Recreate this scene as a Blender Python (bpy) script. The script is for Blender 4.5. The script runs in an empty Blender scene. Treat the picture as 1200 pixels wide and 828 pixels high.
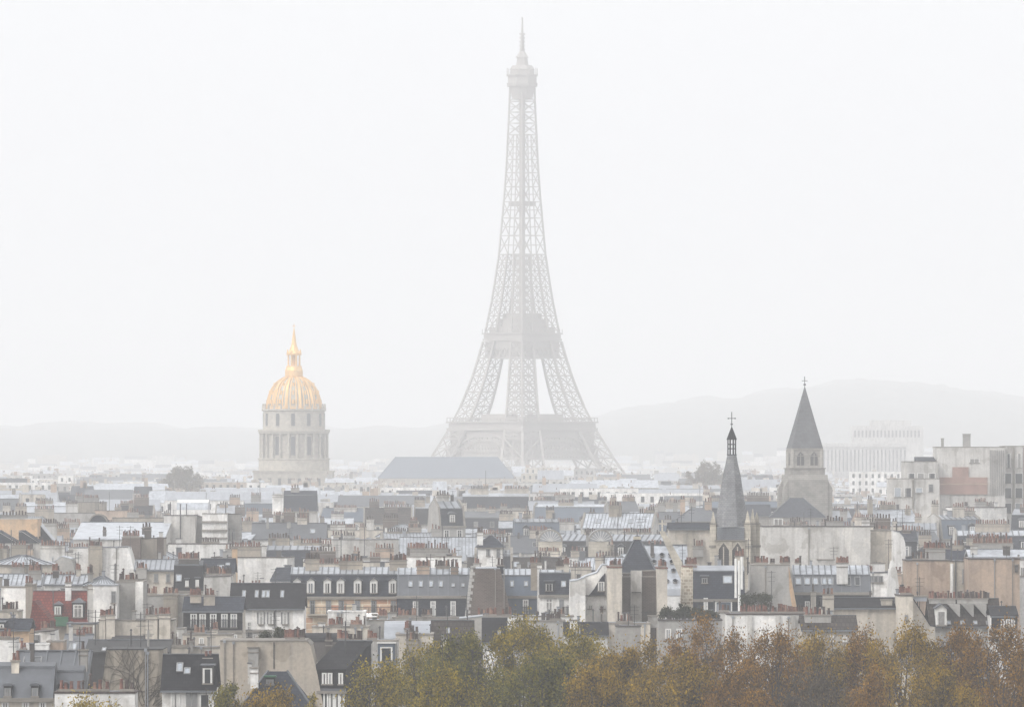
import bpy, math, random
import numpy as np
from mathutils import Vector, Matrix

R = math.radians
scene = bpy.context.scene
COL = scene.collection

# ------------------------------------------------------------------ camera
EYE, HORIZON, FPX = 40.0, 538.0, 8694.0          # eye height, horizon row, focal length in photo pixels
cam_d = bpy.data.cameras.new('camera')
cam_d.sensor_width = 36.0
cam_d.lens = 36.0 * FPX / 1200.0
cam_d.shift_y = (HORIZON - 414.0) / 1200.0
cam_d.clip_start = 1.0
cam_d.clip_end = 30000.0
cam = bpy.data.objects.new('camera', cam_d)
COL.objects.link(cam)
cam.location = (0, 0, EYE)
cam.rotation_euler = (R(90), 0, 0)
scene.camera = cam

# ------------------------------------------------------------------ sky, sun, exposure
SUN_EL, SUN_ROT = R(46), R(228)
world = bpy.data.worlds.new('World')
scene.world = world
world.use_nodes = True
wt = world.node_tree
wt.nodes.clear()
sky = wt.nodes.new('ShaderNodeTexSky')
sky.sky_type = 'NISHITA'
sky.sun_disc = False
sky.sun_elevation = SUN_EL
sky.sun_rotation = SUN_ROT
sky.air_density = 1.0
sky.dust_density = 6.0
sky.ozone_density = 1.0
hs = wt.nodes.new('ShaderNodeHueSaturation')      # an overcast sky: the blue goes out of it
hs.inputs['Saturation'].default_value = 0.12
bg = wt.nodes.new('ShaderNodeBackground')
bg.inputs['Strength'].default_value = 0.15
wo = wt.nodes.new('ShaderNodeOutputWorld')
wt.links.new(sky.outputs[0], hs.inputs['Color'])
cloud = wt.nodes.new('ShaderNodeMix')             # an even layer of cloud over most of it
cloud.data_type = 'RGBA'
cloud.inputs[0].default_value = 0.6
cloud.inputs[7].default_value = (5.0, 5.06, 5.2, 1)
wt.links.new(hs.outputs[0], cloud.inputs[6])
wt.links.new(cloud.outputs[2], bg.inputs['Color'])
wt.links.new(bg.outputs[0], wo.inputs['Surface'])

sun_d = bpy.data.lights.new('sun', 'SUN')
sun_d.energy = 0.6
sun_d.angle = R(20)
sun_d.color = (1.0, 0.97, 0.93)
sun = bpy.data.objects.new('sun', sun_d)
COL.objects.link(sun)
sdir = Vector((math.sin(SUN_ROT) * math.cos(SUN_EL), math.cos(SUN_ROT) * math.cos(SUN_EL), math.sin(SUN_EL)))
sun.rotation_euler = (-sdir).to_track_quat('-Z', 'Y').to_euler()
sun.location = (0, -50, 200)

vs = scene.view_settings
vs.view_transform = 'Standard'
vs.look = 'None'
vs.exposure = 0.88
vs.gamma = 1.0
cy = scene.cycles
cy.max_bounces = 5
cy.diffuse_bounces = 2
cy.glossy_bounces = 2
cy.transmission_bounces = 2
cy.transparent_max_bounces = 6
cy.volume_bounces = 2
cy.use_denoising = True
cy.sample_clamp_indirect = 4.0
HAZE_DENSITY = 2.05e-4
HAZE_COLOR = (0.985, 0.99, 1.0)

# ------------------------------------------------------------------ materials
def new_mat(name):
    m = bpy.data.materials.new(name)
    m.use_nodes = True
    nt = m.node_tree
    b = nt.nodes['Principled BSDF']
    return m, nt, b

def noise(nt, scale, detail=4, rough=0.6, stretch=None, coord=None):
    n = nt.nodes.new('ShaderNodeTexNoise')
    n.inputs['Scale'].default_value = scale
    n.inputs['Detail'].default_value = detail
    n.inputs['Roughness'].default_value = rough
    src = coord
    if src is None:
        g = nt.nodes.new('ShaderNodeNewGeometry')
        src = g.outputs['Position']
    if stretch:
        mp = nt.nodes.new('ShaderNodeMapping')
        mp.inputs['Scale'].default_value = stretch
        nt.links.new(src, mp.inputs['Vector'])
        src = mp.outputs[0]
    nt.links.new(src, n.inputs['Vector'])
    return n

def ramp(nt, fac, stops):
    r = nt.nodes.new('ShaderNodeValToRGB')
    while len(r.color_ramp.elements) < len(stops):
        r.color_ramp.elements.new(0.5)
    for e, (p, c) in zip(r.color_ramp.elements, stops):
        e.position = p
        e.color = (*c, 1) if len(c) == 3 else c
    nt.links.new(fac, r.inputs['Fac'])
    return r

def mix(nt, a, b, fac, mode='MIX'):
    n = nt.nodes.new('ShaderNodeMix')
    n.data_type = 'RGBA'
    n.blend_type = mode
    for sock, v in ((n.inputs[6], a), (n.inputs[7], b), (n.inputs[0], fac)):
        if hasattr(v, 'links'):
            nt.links.new(v, sock)
        elif isinstance(v, (int, float)):
            sock.default_value = v
        else:
            sock.default_value = (*v, 1)
    return n.outputs[2]

def vary(nt, col, amount=0.12):
    """each object a little lighter or darker than the next"""
    oi = nt.nodes.new('ShaderNodeObjectInfo')
    mr = nt.nodes.new('ShaderNodeMapRange')
    mr.inputs['To Min'].default_value = 1 - amount
    mr.inputs['To Max'].default_value = 1 + amount
    nt.links.new(oi.outputs['Random'], mr.inputs['Value'])
    h = nt.nodes.new('ShaderNodeHueSaturation')
    nt.links.new(mr.outputs[0], h.inputs['Value'])
    nt.links.new(col, h.inputs['Color'])
    return h.outputs[0]

def plaster(name, c, grime=(0.20, 0.185, 0.165), amt=0.5):
    m, nt, b = new_mat(name)
    n1 = noise(nt, 0.22, 6, 0.65)
    n2 = noise(nt, 1.0, 5, 0.6, stretch=(1.1, 1.1, 0.10))
    n3 = noise(nt, 3.0, 4, 0.7)
    f1 = ramp(nt, n1.outputs['Fac'], [(0.40, (0, 0, 0)), (0.66, (1, 1, 1))])
    f2 = ramp(nt, n2.outputs['Fac'], [(0.48, (0, 0, 0)), (0.68, (1, 1, 1))])
    c1 = mix(nt, c, tuple(0.58 * x + 0.42 * g for x, g in zip(c, grime)), f1.outputs[0])
    mul = nt.nodes.new('ShaderNodeMath'); mul.operation = 'MULTIPLY'
    mul.inputs[1].default_value = amt
    nt.links.new(f2.outputs[0], mul.inputs[0])
    c2 = mix(nt, c1, grime, mul.outputs[0])
    f3 = ramp(nt, n3.outputs['Fac'], [(0.3, (0.82, 0.82, 0.82)), (0.7, (1.10, 1.10, 1.10))])
    c3 = mix(nt, c2, f3.outputs[0], 1.0, 'MULTIPLY')
    n4 = noise(nt, 0.45, 2, 0.4, stretch=(1, 1, 0.8))       # squared-off repairs and weathered areas
    f4 = ramp(nt, n4.outputs['Fac'], [(0.36, (0.80, 0.79, 0.77)), (0.385, (1, 1, 1)), (0.60, (1, 1, 1)), (0.615, (1.12, 1.11, 1.09))])
    c3 = mix(nt, c3, f4.outputs[0], 1.0, 'MULTIPLY')
    nt.links.new(vary(nt, c3, 0.15), b.inputs['Base Color'])
    b.inputs['Roughness'].default_value = 0.9
    return m

def masonry(name, c1, c2, mortar, bw, bh, msize=0.02, rough=0.9, axis='xz'):
    """courses of brick, stone, slate or tile laid over x and z"""
    m, nt, b = new_mat(name)
    g = nt.nodes.new('ShaderNodeNewGeometry')
    sp = nt.nodes.new('ShaderNodeSeparateXYZ')
    nt.links.new(g.outputs['Position'], sp.inputs[0])
    cb = nt.nodes.new('ShaderNodeCombineXYZ')
    nt.links.new(sp.outputs['X'], cb.inputs['X'])
    nt.links.new(sp.outputs['Z'], cb.inputs['Y'])
    br = nt.nodes.new('ShaderNodeTexBrick')
    br.inputs['Scale'].default_value = 1.0
    br.inputs['Brick Width'].default_value = bw
    br.inputs['Row Height'].default_value = bh
    br.inputs['Mortar Size'].default_value = msize
    br.inputs['Color1'].default_value = (*c1, 1)
    br.inputs['Color2'].default_value = (*c2, 1)
    br.inputs['Mortar'].default_value = (*mortar, 1)
    nt.links.new(cb.outputs[0], br.inputs['Vector'])
    n = noise(nt, 0.5, 5, 0.65)
    f = ramp(nt, n.outputs['Fac'], [(0.3, (0.72, 0.72, 0.72)), (0.7, (1.22, 1.22, 1.22))])
    c = mix(nt, br.outputs['Color'], f.outputs[0], 1.0, 'MULTIPLY')
    nt.links.new(vary(nt, c, 0.14), b.inputs['Base Color'])
    b.inputs['Roughness'].default_value = rough
    b.inputs['Specular IOR Level'].default_value = 0.12
    return m

def metal(name, c, rough, metallic, var=0.2):
    m, nt, b = new_mat(name)
    n = noise(nt, 0.8, 5, 0.7, stretch=(1, 1, 0.35))
    f = ramp(nt, n.outputs['Fac'], [(0.3, tuple(x * (1 - var) for x in c)), (0.7, tuple(min(1, x * (1 + var)) for x in c))])
    nt.links.new(vary(nt, f.outputs[0], 0.14), b.inputs['Base Color'])
    b.inputs['Roughness'].default_value = rough
    b.inputs['Metallic'].default_value = metallic
    return m

def plain(name, c, rough=0.6, metallic=0.0, v=0.1):
    m, nt, b = new_mat(name)
    n = noise(nt, 2.5, 3)
    f = ramp(nt, n.outputs['Fac'], [(0.3, tuple(x * (1 - v) for x in c)), (0.7, tuple(min(1, x * (1 + v)) for x in c))])
    nt.links.new(f.outputs[0], b.inputs['Base Color'])
    b.inputs['Roughness'].default_value = rough
    b.inputs['Metallic'].default_value = metallic
    return m

def foliage(name, cols):
    m, nt, b = new_mat(name)
    g = nt.nodes.new('ShaderNodeNewGeometry')
    n = noise(nt, 0.42, 3, 0.6)
    ad = nt.nodes.new('ShaderNodeMath'); ad.operation = 'MULTIPLY_ADD'
    ad.inputs[1].default_value = 0.42
    nt.links.new(g.outputs['Random Per Island'], ad.inputs[0])
    ml = nt.nodes.new('ShaderNodeMath'); ml.operation = 'MULTIPLY'
    ml.inputs[1].default_value = 0.62
    nt.links.new(n.outputs['Fac'], ml.inputs[0])
    nt.links.new(ml.outputs[0], ad.inputs[2])
    k = len(cols)
    r = ramp(nt, ad.outputs[0], [(0.22 + 0.56 * i / (k - 1), c) for i, c in enumerate(cols)])
    nt.links.new(r.outputs[0], b.inputs['Base Color'])
    b.inputs['Roughness'].default_value = 0.75
    tr = nt.nodes.new('ShaderNodeBsdfTranslucent')
    nt.links.new(r.outputs[0], tr.inputs['Color'])
    ms = nt.nodes.new('ShaderNodeMixShader')
    ms.inputs[0].default_value = 0.3
    nt.links.new(b.outputs[0], ms.inputs[1])
    nt.links.new(tr.outputs[0], ms.inputs[2])
    nt.links.new(ms.outputs[0], nt.nodes['Material Output'].inputs['Surface'])
    return m

M = {
    'white': plaster('white_plaster', (0.78, 0.765, 0.74), amt=0.4),
    'cream': plaster('cream_plaster', (0.53, 0.48, 0.41), amt=0.6),
    'beige': plaster('beige_plaster', (0.37, 0.32, 0.26), amt=0.6),
    'tan': plaster('tan_plaster', (0.40, 0.30, 0.225), (0.14, 0.105, 0.085), 0.5),
    'ochre': plaster('ochre_plaster', (0.55, 0.37, 0.22), amt=0.3),
    'grey': plaster('grey_plaster', (0.31, 0.30, 0.285), amt=0.6),
    'pale': plaster('pale_plaster', (0.50, 0.485, 0.46), amt=0.6),
    'stained': plaster('stained_plaster', (0.33, 0.29, 0.235), (0.09, 0.08, 0.065), 0.85),
    'dark': plaster('dark_plaster', (0.08, 0.07, 0.065), (0.03, 0.027, 0.025), 0.5),
    'black': plaster('tarred_sheet', (0.035, 0.035, 0.036), (0.02, 0.02, 0.02), 0.5),
    'brown': masonry('dark_brown_brick', (0.075, 0.056, 0.047), (0.11, 0.085, 0.072), (0.14, 0.115, 0.1), 0.45, 0.16, 0.03),
    'brick': masonry('red_brick', (0.23, 0.11, 0.09), (0.29, 0.15, 0.12), (0.32, 0.26, 0.22), 0.5, 0.2, 0.03),
    'banded': masonry('brick_and_stone_facade', (0.56, 0.47, 0.34), (0.42, 0.20, 0.12), (0.60, 0.53, 0.42), 2.0, 0.75, 0.06),
    'rubble': masonry('rubble_stone', (0.36, 0.29, 0.21), (0.60, 0.54, 0.44), (0.62, 0.57, 0.48), 0.55, 0.38, 0.05),
    'stone': masonry('ashlar_stone', (0.38, 0.345, 0.285), (0.45, 0.41, 0.34), (0.28, 0.25, 0.205), 1.2, 0.5, 0.02),
    'slate': masonry('blue_grey_slate', (0.018, 0.022, 0.032), (0.032, 0.037, 0.05), (0.012, 0.014, 0.019), 0.42, 0.26, 0.02, 0.8),
    'darkslate': masonry('dark_slate', (0.009, 0.009, 0.011), (0.018, 0.018, 0.021), (0.006, 0.006, 0.007), 0.45, 0.28, 0.02, 0.8),
    'blueslate': metal('blue_painted_sheet', (0.06, 0.08, 0.11), 0.6, 0.05),
    'oldstone': masonry('soot_greyed_stone', (0.26, 0.245, 0.22), (0.32, 0.30, 0.27), (0.19, 0.175, 0.155), 1.1, 0.5, 0.03),
    'oldslate': masonry('old_spire_slate', (0.075, 0.078, 0.085), (0.11, 0.113, 0.12), (0.05, 0.052, 0.058), 0.5, 0.4, 0.03, 0.8),
    'greyslate': masonry('weathered_grey_slate', (0.17, 0.172, 0.178), (0.23, 0.232, 0.238), (0.13, 0.132, 0.137), 0.4, 0.25, 0.02, 0.8),
    'tile': masonry('red_clay_tile', (0.115, 0.022, 0.018), (0.17, 0.04, 0.028), (0.06, 0.015, 0.012), 0.35, 0.32, 0.03, 0.8),
    'browntile': masonry('brown_roof_tile', (0.032, 0.026, 0.023), (0.06, 0.05, 0.044), (0.02, 0.017, 0.015), 0.4, 0.42, 0.05, 0.8),
    'zinc': metal('zinc_sheet', (0.28, 0.295, 0.32), 0.38, 0.35),
    'wetzinc': metal('wet_zinc_painted_gleam', (0.36, 0.38, 0.41), 0.36, 0.25, 0.4),  # paler than plain zinc: the wet gleam is put into the colour
    'greyzinc': metal('old_zinc_sheet', (0.085, 0.09, 0.10), 0.5, 0.25),
    'seam': metal('zinc_seam', (0.11, 0.118, 0.13), 0.5, 0.2),
    'cap': plaster('coping_stone', (0.20, 0.18, 0.155), amt=0.6),
    'potred': plain('terracotta', (0.13, 0.058, 0.042), 0.85, v=0.6),
    'potdark': plain('sooty_terracotta', (0.05, 0.036, 0.031), 0.9, v=0.5),
    'potpale': plain('pale_clay', (0.21, 0.125, 0.09), 0.9, v=0.4),
    'frame': plain('white_window_paint', (0.60, 0.59, 0.565), 0.5),
    'dframe': plain('grey_window_paint', (0.20, 0.20, 0.20), 0.5),
    'glass': plain('dark_window_glass', (0.025, 0.028, 0.032), 0.08),
    'curtain': plain('curtained_window_glass', (0.22, 0.21, 0.20), 0.15, v=0.3),
    'skyglass': plain('sky_painted_glass', (0.38, 0.41, 0.44), 0.05, 0.6),  # pale colour puts the reflected sky into the glass
    'iron': plain('dark_iron', (0.04, 0.04, 0.042), 0.6),
    'poleW': plain('white_pole_paint', (0.70, 0.69, 0.66), 0.5),
    'green': plain('green_painted_metal', (0.025, 0.10, 0.05), 0.6),
    'tower': plain('fog_lightened_tower_paint', (0.30, 0.275, 0.25), 0.7),  # paint lightened so its colour carries part of the fog
    'gold': metal('gilded_lead', (0.78, 0.48, 0.17), 0.55, 0.45, 0.15),
    'lead': metal('grey_lead', (0.42, 0.38, 0.30), 0.55, 0.2),
    'asphalt': plain('asphalt', (0.05, 0.05, 0.052), 0.9),
    'bark': plain('bark', (0.05, 0.04, 0.032), 0.95, v=0.4),
    'hedge': foliage('hedge_leaves', [(0.012, 0.018, 0.007), (0.028, 0.036, 0.012), (0.055, 0.052, 0.018)]),
    'fol_olive': foliage('olive_leaves', [(0.012, 0.011, 0.002), (0.09, 0.075, 0.001), (0.24, 0.185, 0.002), (0.42, 0.29, 0.005)]),
    'fol_green': foliage('green_leaves', [(0.008, 0.011, 0.002), (0.045, 0.05, 0.001), (0.14, 0.125, 0.002), (0.28, 0.22, 0.005)]),
    'fol_ochre': foliage('ochre_leaves', [(0.016, 0.011, 0.002), (0.105, 0.068, 0.001), (0.27, 0.165, 0.002), (0.44, 0.27, 0.004)]),
    'fol_rust': foliage('rust_leaves', [(0.016, 0.009, 0.002), (0.095, 0.048, 0.001), (0.22, 0.105, 0.002), (0.38, 0.19, 0.005)]),
    'fol_yellow': foliage('yellow_leaves', [(0.07, 0.055, 0.008), (0.2, 0.15, 0.014), (0.36, 0.26, 0.025), (0.46, 0.34, 0.05)]),
    'fol_bare': foliage('thin_brown_twigs', [(0.04, 0.03, 0.018), (0.08, 0.06, 0.035), (0.14, 0.10, 0.055)]),
    'fol_fog': foliage('fog_paled_twigs', [(0.10, 0.085, 0.065), (0.16, 0.135, 0.10), (0.22, 0.185, 0.135)]),  # the fog's paleness is put into the twig colour
    'wood': foliage('wooded_slope', [(0.03, 0.036, 0.022), (0.05, 0.055, 0.032), (0.08, 0.07, 0.04)]),
}

# ------------------------------------------------------------------ geometry helpers
class MB:
    def __init__(self):
        self.v, self.f, self.m, self.slots = [], [], [], []
    def idx(self, mat):
        if mat not in self.slots:
            self.slots.append(mat)
        return self.slots.index(mat)
    def face(self, pts, mat):
        n = len(self.v)
        self.v += [tuple(p) for p in pts]
        self.f.append(tuple(range(n, n + len(pts))))
        self.m.append(self.idx(mat))
    def hull(self, a, b, mat, capa=True, capb=True):
        """two rings of the same length joined by quads; mat is one key or one per side"""
        k = len(a); n = len(self.v)
        self.v += [tuple(p) for p in a] + [tuple(p) for p in b]
        for i in range(k):
            j = (i + 1) % k
            mm = mat if isinstance(mat, str) else mat[i]
            if mm is None:
                continue
            self.f.append((n + i, n + j, n + k + j, n + k + i)); self.m.append(self.idx(mm))
        mc = mat if isinstance(mat, str) else (mat[0] or 'dark')
        if capa:
            self.f.append(tuple(n + i for i in reversed(range(k)))); self.m.append(self.idx(mc))
        if capb:
            self.f.append(tuple(n + k + i for i in range(k))); self.m.append(self.idx(mc))
    def box(self, x0, x1, y0, y1, z0, z1, mat):
        self.hull([(x0, y0, z0), (x1, y0, z0), (x1, y1, z0), (x0, y1, z0)],
                  [(x0, y0, z1), (x1, y0, z1), (x1, y1, z1), (x0, y1, z1)], mat)
    def px(self, prof, x0, x1, mat, caps=True):          # profile in (y, z) swept along x
        self.hull([(x0, y, z) for y, z in prof], [(x1, y, z) for y, z in prof], mat, caps, caps)
    def py(self, prof, y0, y1, mat, caps=True):          # profile in (x, z) swept along y
        self.hull([(x, y0, z) for x, z in prof], [(x, y1, z) for x, z in prof], mat, caps, caps)
    def cyl(self, x, y, z0, z1, r0, r1, n, mat, rot=0.0):
        a = [(x + r0 * math.cos(rot + 2 * math.pi * i / n), y + r0 * math.sin(rot + 2 * math.pi * i / n), z0) for i in range(n)]
        b = [(x + r1 * math.cos(rot + 2 * math.pi * i / n), y + r1 * math.sin(rot + 2 * math.pi * i / n), z1) for i in range(n)]
        self.hull(a, b, mat)
    def lathe(self, prof, n, mat, x=0, y=0, rot=0.0):
        for (r0, z0), (r1, z1) in zip(prof, prof[1:]):
            self.hull([(x + r0 * math.cos(rot + 2 * math.pi * i / n), y + r0 * math.sin(rot + 2 * math.pi * i / n), z0) for i in range(n)],
                      [(x + r1 * math.cos(rot + 2 * math.pi * i / n), y + r1 * math.sin(rot + 2 * math.pi * i / n), z1) for i in range(n)], mat, False, False)
    def beam(self, a, b, w, mat, w2=None):
        a, b = Vector(a), Vector(b)
        d = (b - a)
        if d.length < 1e-6:
            return
        d.normalize()
        u = d.cross(Vector((0, 0, 1)) if abs(d.z) < 0.9 else Vector((1, 0, 0))).normalized()
        v = d.cross(u)
        h, g = w / 2, (w2 or w) / 2
        self.hull([a + u * h + v * h, a - u * h + v * h, a - u * h - v * h, a + u * h - v * h],
                  [b + u * g + v * g, b - u * g + v * g, b - u * g - v * g, b + u * g - v * g], mat)
    def build(self, name, parent=None, loc=(0, 0, 0), smooth=False):
        me = bpy.data.meshes.new(name)
        me.from_pydata(self.v, [], self.f)
        for s in self.slots:
            me.materials.append(M[s])
        if len(self.slots) > 1:
            me.polygons.foreach_set('material_index', self.m)
        if smooth:
            me.polygons.foreach_set('use_smooth', [True] * len(self.f))
        me.update()
        return link(name, me, parent, loc)

def link(name, me, parent=None, loc=(0, 0, 0), rot=None):
    o = bpy.data.objects.new(name, me)
    COL.objects.link(o)
    o.parent = parent
    o.location = loc
    if rot:
        o.rotation_euler = rot
    return o

LABELS = {}
def tag(o, label, cat, group=None):
    o['label'] = label
    o['category'] = cat
    if group:
        o['group'] = group
    LABELS.setdefault(label, []).append(o)
    return o

def thing(name, label, cat, loc, yaw=0, group=None):
    return tag(link(name, None, None, loc, (0, 0, R(yaw))), label, cat, group)

def structure(o):
    o['kind'] = 'structure'
    return o

def Z(py, D): return EYE - (py - HORIZON) * D / FPX
def X(px, D): return (px - 600.0) * D / FPX

# ------------------------------------------------------------------ the setting: ground, hills, air
def ridge_z(u):
    """height of the far ridge (14 km off) at bearing u, given as the photo column it stands over"""
    pts = [(-600, 500), (0, 501), (140, 499), (300, 504), (480, 501), (690, 488), (780, 476), (850, 468), (905, 459), (985, 451), (1060, 451),
           (1140, 458), (1200, 470), (1320, 486), (1800, 490)]
    for (a, ya), (b, yb) in zip(pts, pts[1:]):
        if u <= b:
            t = max(0.0, (u - a) / (b - a)); t = t * t * (3 - 2 * t)
            return Z(ya + (yb - ya) * t, 14000)
    return Z(490, 14000)

def ground_z(x, D):
    if D < 6200:
        return 0.0
    t = min(1.0, (D - 6200) / 7800.0); t = t * t * (3 - 2 * t)
    return t * ridge_z(600 + x * FPX / D)

gm, gnt, gb = new_mat('city_ground')
gr = ramp(gnt, noise(gnt, 0.02, 6).outputs['Fac'], [(0.35, (0.05, 0.05, 0.05)), (0.65, (0.16, 0.15, 0.14))])
gnt.links.new(gr.outputs[0], gb.inputs['Base Color']); gb.inputs['Roughness'].default_value = 0.95
M['ground'] = gm
mb = MB(); mb.face([(-3200, -300, 0), (3200, -300, 0), (3200, 6400, 0), (-3200, 6400, 0)], 'ground')
structure(mb.build('ground'))

rng = random.Random(5)
nx, ny = 420, 60
hv, hf = [], []
for j in range(ny + 1):
    D = 6200 + 9000 * j / ny
    for i in range(nx + 1):
        x = -3200 + 6400 * i / nx
        z = ground_z(x, D) - (0.02 if j == 0 else 0) if D < 14000 else ground_z(x * 14000 / D, 14000) * (1 - 0.3 * ((D - 14000) / 1400) ** 2)
        if D > 8500:
            z += rng.uniform(-2, 5) + (7 * math.sin(x * .013) * math.sin(x * .031 + 1) if D > 12500 else 0)
        hv.append((x, D, z - 0.03))
for j in range(ny):
    for i in range(nx):
        a = j * (nx + 1) + i
        hf.append((a, a + 1, a + nx + 2, a + nx + 1))
me = bpy.data.meshes.new('hills'); me.from_pydata(hv, [], hf); me.materials.append(M['wood'])
structure(link('hills', me))

def add_haze():
    m = bpy.data.materials.new('haze'); m.use_nodes = True
    nt = m.node_tree; nt.nodes.clear()
    pv = nt.nodes.new('ShaderNodeVolumePrincipled')
    pv.inputs['Color'].default_value = (*HAZE_COLOR, 1)
    pv.inputs['Density'].default_value = HAZE_DENSITY
    pv.inputs['Anisotropy'].default_value = 0.0
    o = nt.nodes.new('ShaderNodeOutputMaterial')
    nt.links.new(pv.outputs[0], o.inputs['Volume'])
    M['haze'] = m
    b = MB(); b.box(-3300, 3300, -400, 15400, -1.2, 332, 'haze')
    h = b.build('haze'); h['kind'] = 'stuff'
add_haze()

# ------------------------------------------------------------------ the iron lattice tower
TD = 4700.0
def interp(tab, z):
    for (a, va), (b, vb) in zip(tab, tab[1:]):
        if z <= b:
            return va + (vb - va) * (z - a) / (b - a)
    return tab[-1][1]
T_OUT = [(0, 62), (20, 50), (40, 40), (57, 32.5), (75, 26), (95, 20.6), (115, 16.6), (140, 13.0), (166, 10.2), (200, 8.0), (219, 7.0), (250, 5.9), (276, 5.2)]
T_LEG = [(0, 25), (20, 21), (40, 18), (57, 15), (75, 13), (95, 11), (115, 9.6), (140, 8.4), (166, 7.4)]

def build_tower():
    root = thing('lattice_tower', 'immense pale iron lattice tower with two platforms and needle top, fading into fog', 'tower', (X(612, TD), TD, 0), 45)
    root.scale = (TD / 4600.0,) * 3
    lev_low = [4, 15, 27, 40, 52]
    lev_mid = [64, 72, 81, 91, 102, 112]
    lev_up = [128, 137, 146, 156, 166]
    for sx, sy in ((1, 1), (1, -1), (-1, 1), (-1, -1)):
        b = MB()
        def ring(z):
            o, t = interp(T_OUT, z), interp(T_LEG, z)
            i = max(0.2, o - t)
            return [Vector((sx * a, sy * c, z)) for a, c in ((o, o), (o, i), (i, i), (i, o))]
        for lev, w in ((lev_low, 1.8), (lev_mid, 1.5), (lev_up, 1.15)):
            zs = [lev[0] - 4] + lev + [lev[-1] + 5] if lev is lev_low else lev
            if lev is lev_mid: zs = [57] + lev
            if lev is lev_up: zs = [117] + lev
            for z0, z1 in zip(zs, zs[1:]):
                r0, r1 = ring(z0), ring(z1)
                for k in range(4):
                    j = (k + 1) % 4
                    b.beam(r0[k], r1[k], w * .8, 'tower')
                    b.beam(r1[k], r1[j], w * 0.5, 'tower')
                    b.beam(r0[k], r1[j], w * 0.36, 'tower')
                    b.beam(r0[j], r1[k], w * 0.36, 'tower')
                    mid0, mid1 = (r0[k] + r0[j]) / 2, (r1[k] + r1[j]) / 2
                    b.beam(mid0, mid1, w * 0.28, 'tower')
                    qq = lambda u, t: (r0[k] * (1 - u) + r0[j] * u) * (1 - t) + (r1[k] * (1 - u) + r1[j] * u) * t
                    b.beam(qq(0, .5), qq(1, .5), w * .3, 'tower')
                    for ua in (0, .5):                   # the small lacing inside each panel
                        for ta in (0, .5):
                            b.beam(qq(ua, ta), qq(ua + .5, ta + .5), w * .2, 'tower')
                            b.beam(qq(ua + .5, ta), qq(ua, ta + .5), w * .2, 'tower')
        b.build('leg', root)
        p = MB()
        p.box(sx * 62 - 14 - sx * 12, sx * 62 + 14 - sx * 12, sy * 62 - 14 - sy * 12, sy * 62 + 14 - sy * 12, 0, 3.5, 'stone')
        p.build('masonry_base', root)
    # the great arches under the first platform, one each side
    for s in range(4):
        b = MB()
        rot = Matrix.Rotation(R(90 * s), 3, 'Z')
        prev = None
        for k in range(25):
            a = math.pi * (k / 24)
            x = -37 * math.cos(a)
            y = 40 - 9 * math.sin(a)
            zi, zo = 16 + 35 * math.sin(a), 13 + 42 * math.sin(a)
            cur = (rot @ Vector((x, y, zi)), rot @ Vector((x * 1.08, y, zo)))
            if prev:
                b.beam(prev[0], cur[0], 1.3, 'tower'); b.beam(prev[1], cur[1], 1.3, 'tower')
                b.beam(prev[0], cur[1], 0.7, 'tower')
            b.beam(cur[0], cur[1], 0.7, 'tower')
            prev = cur
        b.build('arch', root)
    def platform(name, zs, inner):
        b = MB()
        for z0, z1, h in zs:
            b.hull([(-h, -h, z0), (h, -h, z0), (h, h, z0), (-h, h, z0)], [(-h, -h, z1), (h, -h, z1), (h, h, z1), (-h, h, z1)], 'tower')
        return b
    b = MB()
    for s in range(4):                                   # first platform: gallery ring with an open middle
        rot = Matrix.Rotation(R(90 * s), 3, 'Z')
        def bar(h, dep, z0, z1):
            pts = [rot @ Vector(q) for q in ((-h, -h, z0), (h - dep, -h, z0), (h - dep, -h + dep, z0), (-h, -h + dep, z0))]
            b.hull(pts, [q + Vector((0, 0, z1 - z0)) for q in pts], 'tower')
        bar(31.5, 10, 52.5, 57); bar(33.2, 12, 57.1, 58.6); bar(32.2, 11, 58.7, 61.6); bar(33.4, 12, 61.7, 62.6)
        for k in range(24):
            q = rot @ Vector((-33 + 66 * k / 24, -33, 62.6))
            b.beam(q, q + Vector((0, 0, 2.2)), 0.35, 'tower')
        q0, q1 = rot @ Vector((-33, -33, 64.8)), rot @ Vector((33, -33, 64.8))
        b.beam(q0, q1, 0.4, 'tower')
        for k in range(26):                              # two tiers of girder lattice beneath
            for za, zb, hw in ((46.5, 52.5, 31), (39.5, 46.5, 33)):
                xa, xb = -hw + 2 * hw * k / 26, -hw + 2 * hw * (k + 1) / 26
                b.beam(rot @ Vector((xa, -hw, za)), rot @ Vector((xb, -hw, zb)), 0.9, 'tower')
                b.beam(rot @ Vector((xb, -hw, za)), rot @ Vector((xa, -hw, zb)), 0.9, 'tower')
                b.beam(rot @ Vector((xa, -hw, za)), rot @ Vector((xa, -hw, zb)), 0.7, 'tower')
        b.beam(rot @ Vector((-32, -31, 46.5)), rot @ Vector((32, -31, 46.5)), 1.3, 'tower')
        b.beam(rot @ Vector((-34, -33, 39.5)), rot @ Vector((34, -33, 39.5)), 1.3, 'tower')
        pav = [rot @ Vector(q) for q in ((-11, -25, 62.6), (11, -25, 62.6), (11, -15, 62.6), (-11, -15, 62.6))]
        b.hull(pav, [q + Vector((0, 0, 4.5)) for q in pav], 'tower')
    b.build('first_platform', root)
    b = platform('second', [(101.5, 108, 15.6), (108, 112.5, 16.2), (112.6, 113.8, 17.4), (113.9, 116.5, 16.9), (116.6, 117.4, 17.8), (117.4, 121, 14.2), (121, 126, 11.5), (126, 129.5, 8.5)], 0)
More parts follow.
